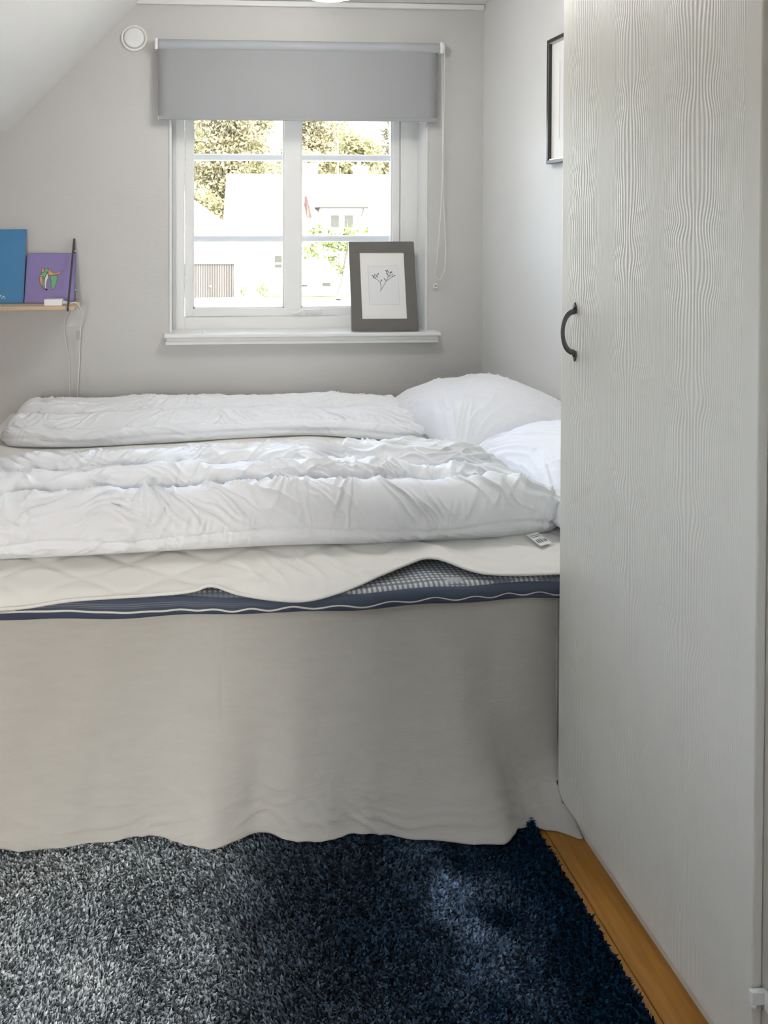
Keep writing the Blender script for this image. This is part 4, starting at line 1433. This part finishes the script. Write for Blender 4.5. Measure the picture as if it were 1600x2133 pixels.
tube('downpipe', [(11.2, 44.1, 2.25), (11.2, 44.2, 2.1), (11.12, 44.3, 1.8)], .035, M['gutter'], dm, 8)
for a, b in ((9.28, 9.86), (10.08, 10.70)):
    wq = box('window', a, b, 44.30, 44.36, 1.12, 1.92, M['render_white'], dm)
    wq2 = box('pane', a + .05, b - .05, 44.285, 44.302, 1.16, 1.88, M['far_glass'], wq)
# red tiled cheek beside the dormer
rc = poly_prism('red_cheek', [(8.02, 3.02), (8.42, 1.22), (8.02, 1.26)], lambda a, b, d: (a, 44.9 + d - 0.0 * b, b), 0.9, M['red_tile'], hs)
tube('cheek_flashing', [(8.06, 44.82, 3.02), (8.55, 44.82, 0.95)], .05, M['render_white'], rc, 6)
for (x0, x1, z0, z1) in ((5.98, 6.40, -1.17, -0.46), (14.6, 15.6, -1.3, -0.2), (12.4, 13.3, -1.3, -0.2)):
    wf = box('window', x0 - .05, x1 + .05, 43.96, 44.02, z0 - .05, z1 + .05, M['render_white'], hs)
    zm = z0 + (z1 - z0) * .36
    box('pane', x0, x1, 43.945, 43.962, z0, zm - .05, M['far_glass'], wf)
    box('pane', x0, x1, 43.945, 43.962, zm + .05, z1, M['far_glass'], wf)
for (x0, x1, z0, z1) in ((7.35, 7.9, -2.26, -2.16), (8.75, 9.25, -2.25, -2.02)):
    wf = box('window', x0 - .04, x1 + .04, 43.96, 44.02, z0 - .04, z1 + .04, M['render_white'], hs)
    box('pane', x0, x1, 43.945, 43.962, z0, z1, M['far_glass'], wf)
# narrow balcony door and rail at the gable corner
bd = box('balcony', 3.25, 3.74, 44.1, 46.0, 0.2, 0.3, M['render_white'], hs)
for k in range(7):
    box('baluster', 3.25 + k * .08, 3.275 + k * .08, 44.1, 44.13, 0.3, 1.05, M['gutter'], bd)
box('rail', 3.22, 3.78, 44.08, 44.14, 1.05, 1.10, M['gutter'], bd)
tube('gutter_pipe', [(3.95, 43.9, 0.35), (3.95, 43.9, -1.0), (3.95, 43.9, -2.7)], .04, M['render_white'], hs, 8)

gr = thing('garage', (1.2, 42.8, GZ), 'white gabled garage with a brown ribbed door across the street', 'garage')
bm = bmesh.new()
ga = [(-2.2, GZ), (3.62, GZ), (3.62, 0.85), (0.70, 2.95), (-2.2, 0.85)]
bv = [bm.verts.new((a, 42.0, b)) for a, b in ga] + [bm.verts.new((a, 43.55, b)) for a, b in ga]
bm.faces.new(bv[:5])
bm.faces.new(bv[5:][::-1])
for i in range(5):
    bm.faces.new((bv[i], bv[i + 5], bv[(i + 1) % 5 + 5], bv[(i + 1) % 5]))
bmesh.ops.recalc_face_normals(bm, faces=bm.faces[:])
from_bm('wall', bm, M['render_white'], gr)
for sx in (1, -1):
    x0, x1 = 0.70, 0.70 + sx * 3.0
    zr = [(x0, 2.97), (x1, 2.97 - 2.16)]
    vs = [(zr[0][0], 41.7, zr[0][1]), (zr[1][0], 41.7, zr[1][1]), (zr[1][0], 43.55, zr[1][1]), (zr[0][0], 43.55, zr[0][1])]
    vs += [(a, b, c + .12) for a, b, c in vs]
    mesh('roof', vs, [(0, 1, 2, 3), (7, 6, 5, 4), (0, 4, 5, 1), (1, 5, 6, 2), (2, 6, 7, 3), (3, 7, 4, 0)], M['roof_pale'], gr)
# ribbed door: one corrugated sheet, far too fine to pick apart
xs = np.linspace(0.35, 3.46, 33 * 8)
Pg = np.zeros((len(xs), 2, 3))
Pg[..., 0] = xs[:, None]
ph = (xs - .35) / (3.11 / 33)
Pg[..., 1] = (41.93 + 0.05 * (np.abs((ph % 1) - .5) < .13))[:, None]
Pg[:, 0, 2] = GZ + .03
Pg[:, 1, 2] = -0.86
gd = grid_mesh('garage_door', Pg, M['garage_door'], gr, smooth=False)
box('door_lintel', 0.28, 3.52, 41.88, 42.0, -0.86, -0.80, M['gutter'], gr)
lathe('door_knob', [(0, 0), (.05, 0), (.05, .05), (0, .06)], (2.15, 41.92, -2.05), (0, -1, 0), M['render_white'], gd, 10)

fp = thing('flagpole', (11.6, 49.5, GZ), 'slim white flagpole rising behind the white house', 'flagpole')
lathe('pole', [(0, GZ), (.07, GZ), (.045, 7.0), (0, 7.0)], (11.75, 53.5, 0), (0, 0, 1), M['render_white'], fp, 12)
lathe('finial', [(0, 7.0), (.08, 7.05), (.1, 7.12), (.08, 7.2), (0, 7.25)], (11.75, 53.5, 0), (0, 0, 1), M['render_white'], fp, 12)


def leafy(m):
    nt = m.node_tree
    b = nt.nodes['Principled BSDF']
    t = nt.nodes.new('ShaderNodeBsdfTranslucent')
    src = b.inputs['Base Color'].links[0].from_socket
    nt.links.new(src, t.inputs['Color'])
    mx = nt.nodes.new('ShaderNodeMixShader')
    mx.inputs['Fac'].default_value = 0.4
    nt.links.new(b.outputs[0], mx.inputs[1])
    nt.links.new(t.outputs[0], mx.inputs[2])
    nt.links.new(mx.outputs[0], nt.nodes['Material Output'].inputs['Surface'])


for _k in ('leaf_a', 'leaf_b', 'leaf_c'):
    leafy(M[_k])


def make_tree(name, label, base, height, crown, leafs, size, m, seed, trunk_r=.22, bend=0.0, group='trees behind the houses', cat='tree'):
    t = thing(name, base, label, cat, group)
    rs = np.random.RandomState(seed)
    bx, by, bz = base
    n = 14
    path = [(bx + bend * math.sin(k / (n - 1) * 2.2), by + .1 * math.sin(k * 1.3), bz + height * .93 * k / (n - 1)) for k in range(n)]
    tr = tube('trunk', path, np.linspace(trunk_r, trunk_r * .15, n), M['bark'], t, 8)
    allv, allf = [], []
    for (cx_, cy_, cz_, rx, ry, rz) in crown:
        # a limb to every clump
        hb = min(max((cz_ - rz * .5 - bz) / (height * .93), .2), .95)
        i0 = int(hb * (n - 1))
        tube('limb', catmull([path[i0], ((path[i0][0] + bx + cx_) / 2, (path[i0][1] + by + cy_) / 2, (path[i0][2] + bz * 0 + cz_) / 2 - .1),
                              (bx + cx_, by + cy_, cz_)], 8), np.linspace(trunk_r * .35, trunk_r * .08, 8), M['bark'], tr, 6)
        k = int(leafs * (rx * rz))
        d = rs.normal(size=(k, 3))
        d /= np.linalg.norm(d, axis=1)[:, None]
        rad = rs.rand(k) ** .45 * (1 + .25 * rs.normal(size=k) * .6)
        c = np.array([bx + cx_, by + cy_, cz_]) + d * rad[:, None] * np.array([rx, ry, rz])
        a = rs.normal(size=(k, 3))
        a /= np.linalg.norm(a, axis=1)[:, None]
        b = np.cross(a, rs.normal(size=(k, 3)))
        b /= np.linalg.norm(b, axis=1)[:, None] + 1e-9
        s = size * (.6 + .8 * rs.rand(k))[:, None]
        q = np.stack([c - a * s, c + b * s * .55, c + a * s, c - b * s * .55], 1)
        allv.append(q.reshape(-1, 3))
    V = np.vstack(allv)
    k = len(V) // 4
    F = np.arange(k * 4).reshape(k, 4)
    fo = mesh('foliage', V, F.tolist(), m, t)
    tag(fo, kind='stuff')
    return t


random.seed(21)


def crown_for(h, spread, z_lo, n, seed):
    rs = random.Random(seed)
    out = []
    for k in range(n):
        f_ = (k + .5) / n
        z_ = z_lo + (GZ + h - z_lo) * f_
        w_ = spread * (1.05 - .40 * f_ * f_)
        a = k * 2.4 + rs.random()
        r = w_ * (.25 + .55 * rs.random())
        out.append((r * math.cos(a), r * .5 * math.sin(a), z_, w_ * (.62 + .3 * rs.random()), w_ * .55, .8 + .8 * rs.random()))
    return out


tree_specs = [
    (-6.0, 61, 15.5, 3.0, 'broad tree far beyond the garage roof', 'leaf_a'),
    (1.28, 68, 16.2, 3.0, 'tall bushy tree rising over the garage gable', 'leaf_a'),
    (4.6, 61, 13.8, 2.4, 'yellow-green tree between the garage and the white house', 'leaf_b'),
    (7.5, 75.5, 17.6, 3.0, 'tall loose pine above the white house ridge', 'leaf_a'),
    (12.6, 68, 14.8, 2.9, 'olive pine behind the chimney beside the mullion', 'leaf_b'),
    (17.6, 83, 15.6, 3.2, 'sunlit pine behind the dormer and the flagpole', 'leaf_a'),
    (14.8, 61, 10.8, 2.4, 'low tree behind the second chimney', 'leaf_a'),
    (21.0, 68, 14.4, 2.8, 'dark olive tree at the end of the house roof', 'leaf_b'),
    (25.5, 61, 14.5, 3.0, 'broad olive tree past the far gable of the house', 'leaf_b'),
]
for i, (x_, y_, h_, sp, lab, mm) in enumerate(tree_specs):
    make_tree('pine_tree', lab, (x_, y_, GZ), h_, crown_for(h_, sp, 0.0, 18, 50 + i), 330, 0.17, M[mm], 70 + i)
# low green mass under the trees
for i, (x_, y_, h_, sp, lab) in enumerate([(2.2, 55.2, 6.0, 1.9, 'low hedge-like bush behind the garage roof'), (17.0, 55.4, 8.9, 2.2, 'rounded bush behind the right end of the roof'),
                                           (9.6, 55.4, 9.7, 2.2, 'rounded bush behind the roof ridge')]):
    make_tree('bush', lab, (x_, y_, GZ), h_, crown_for(h_, sp, -0.5, 10, 90 + i), 330, 0.17, M['leaf_a'], 170 + i, group='bushes behind the houses', cat='bush')
# small garden tree in front of the house
make_tree('garden_tree', 'small leafy garden tree with a leaning trunk on the lawn', (9.0, 40.5, GZ), 4.6,
          [(-1.6, 0, -.1, .75, .6, .55), (-.7, .2, .35, .9, .7, .5), (.2, 0, .25, .9, .7, .55), (-.2, .1, -.55, .6, .5, .4), (.9, 0, .0, .8, .6, .6), (0.05, .1, -1.1, .35, .3, .35), (-1.0, 0, .9, .8, .6, .4), (.6, 0, .9, .9, .6, .4)],
          190, 0.14, M['leaf_c'], 7, trunk_r=.22, bend=.45, group='garden plants before the white house')
for i, (x_, y_, lab) in enumerate([(3.9, 41.6, 'tiny shrub at the garage corner'), (5.0, 43.0, 'small shrub under the house wall'), (5.0, 41.5, 'thin shrub beside the lawn edge')]):
    make_tree('shrub', lab, (x_, y_, GZ), .75, [(0, 0, GZ + .42, .28, .25, .3), (.2, 0, GZ + .6, .2, .2, .2)], 700, 0.07, M['leaf_c'], 30 + i, trunk_r=.03, group='garden plants before the white house', cat='shrub')
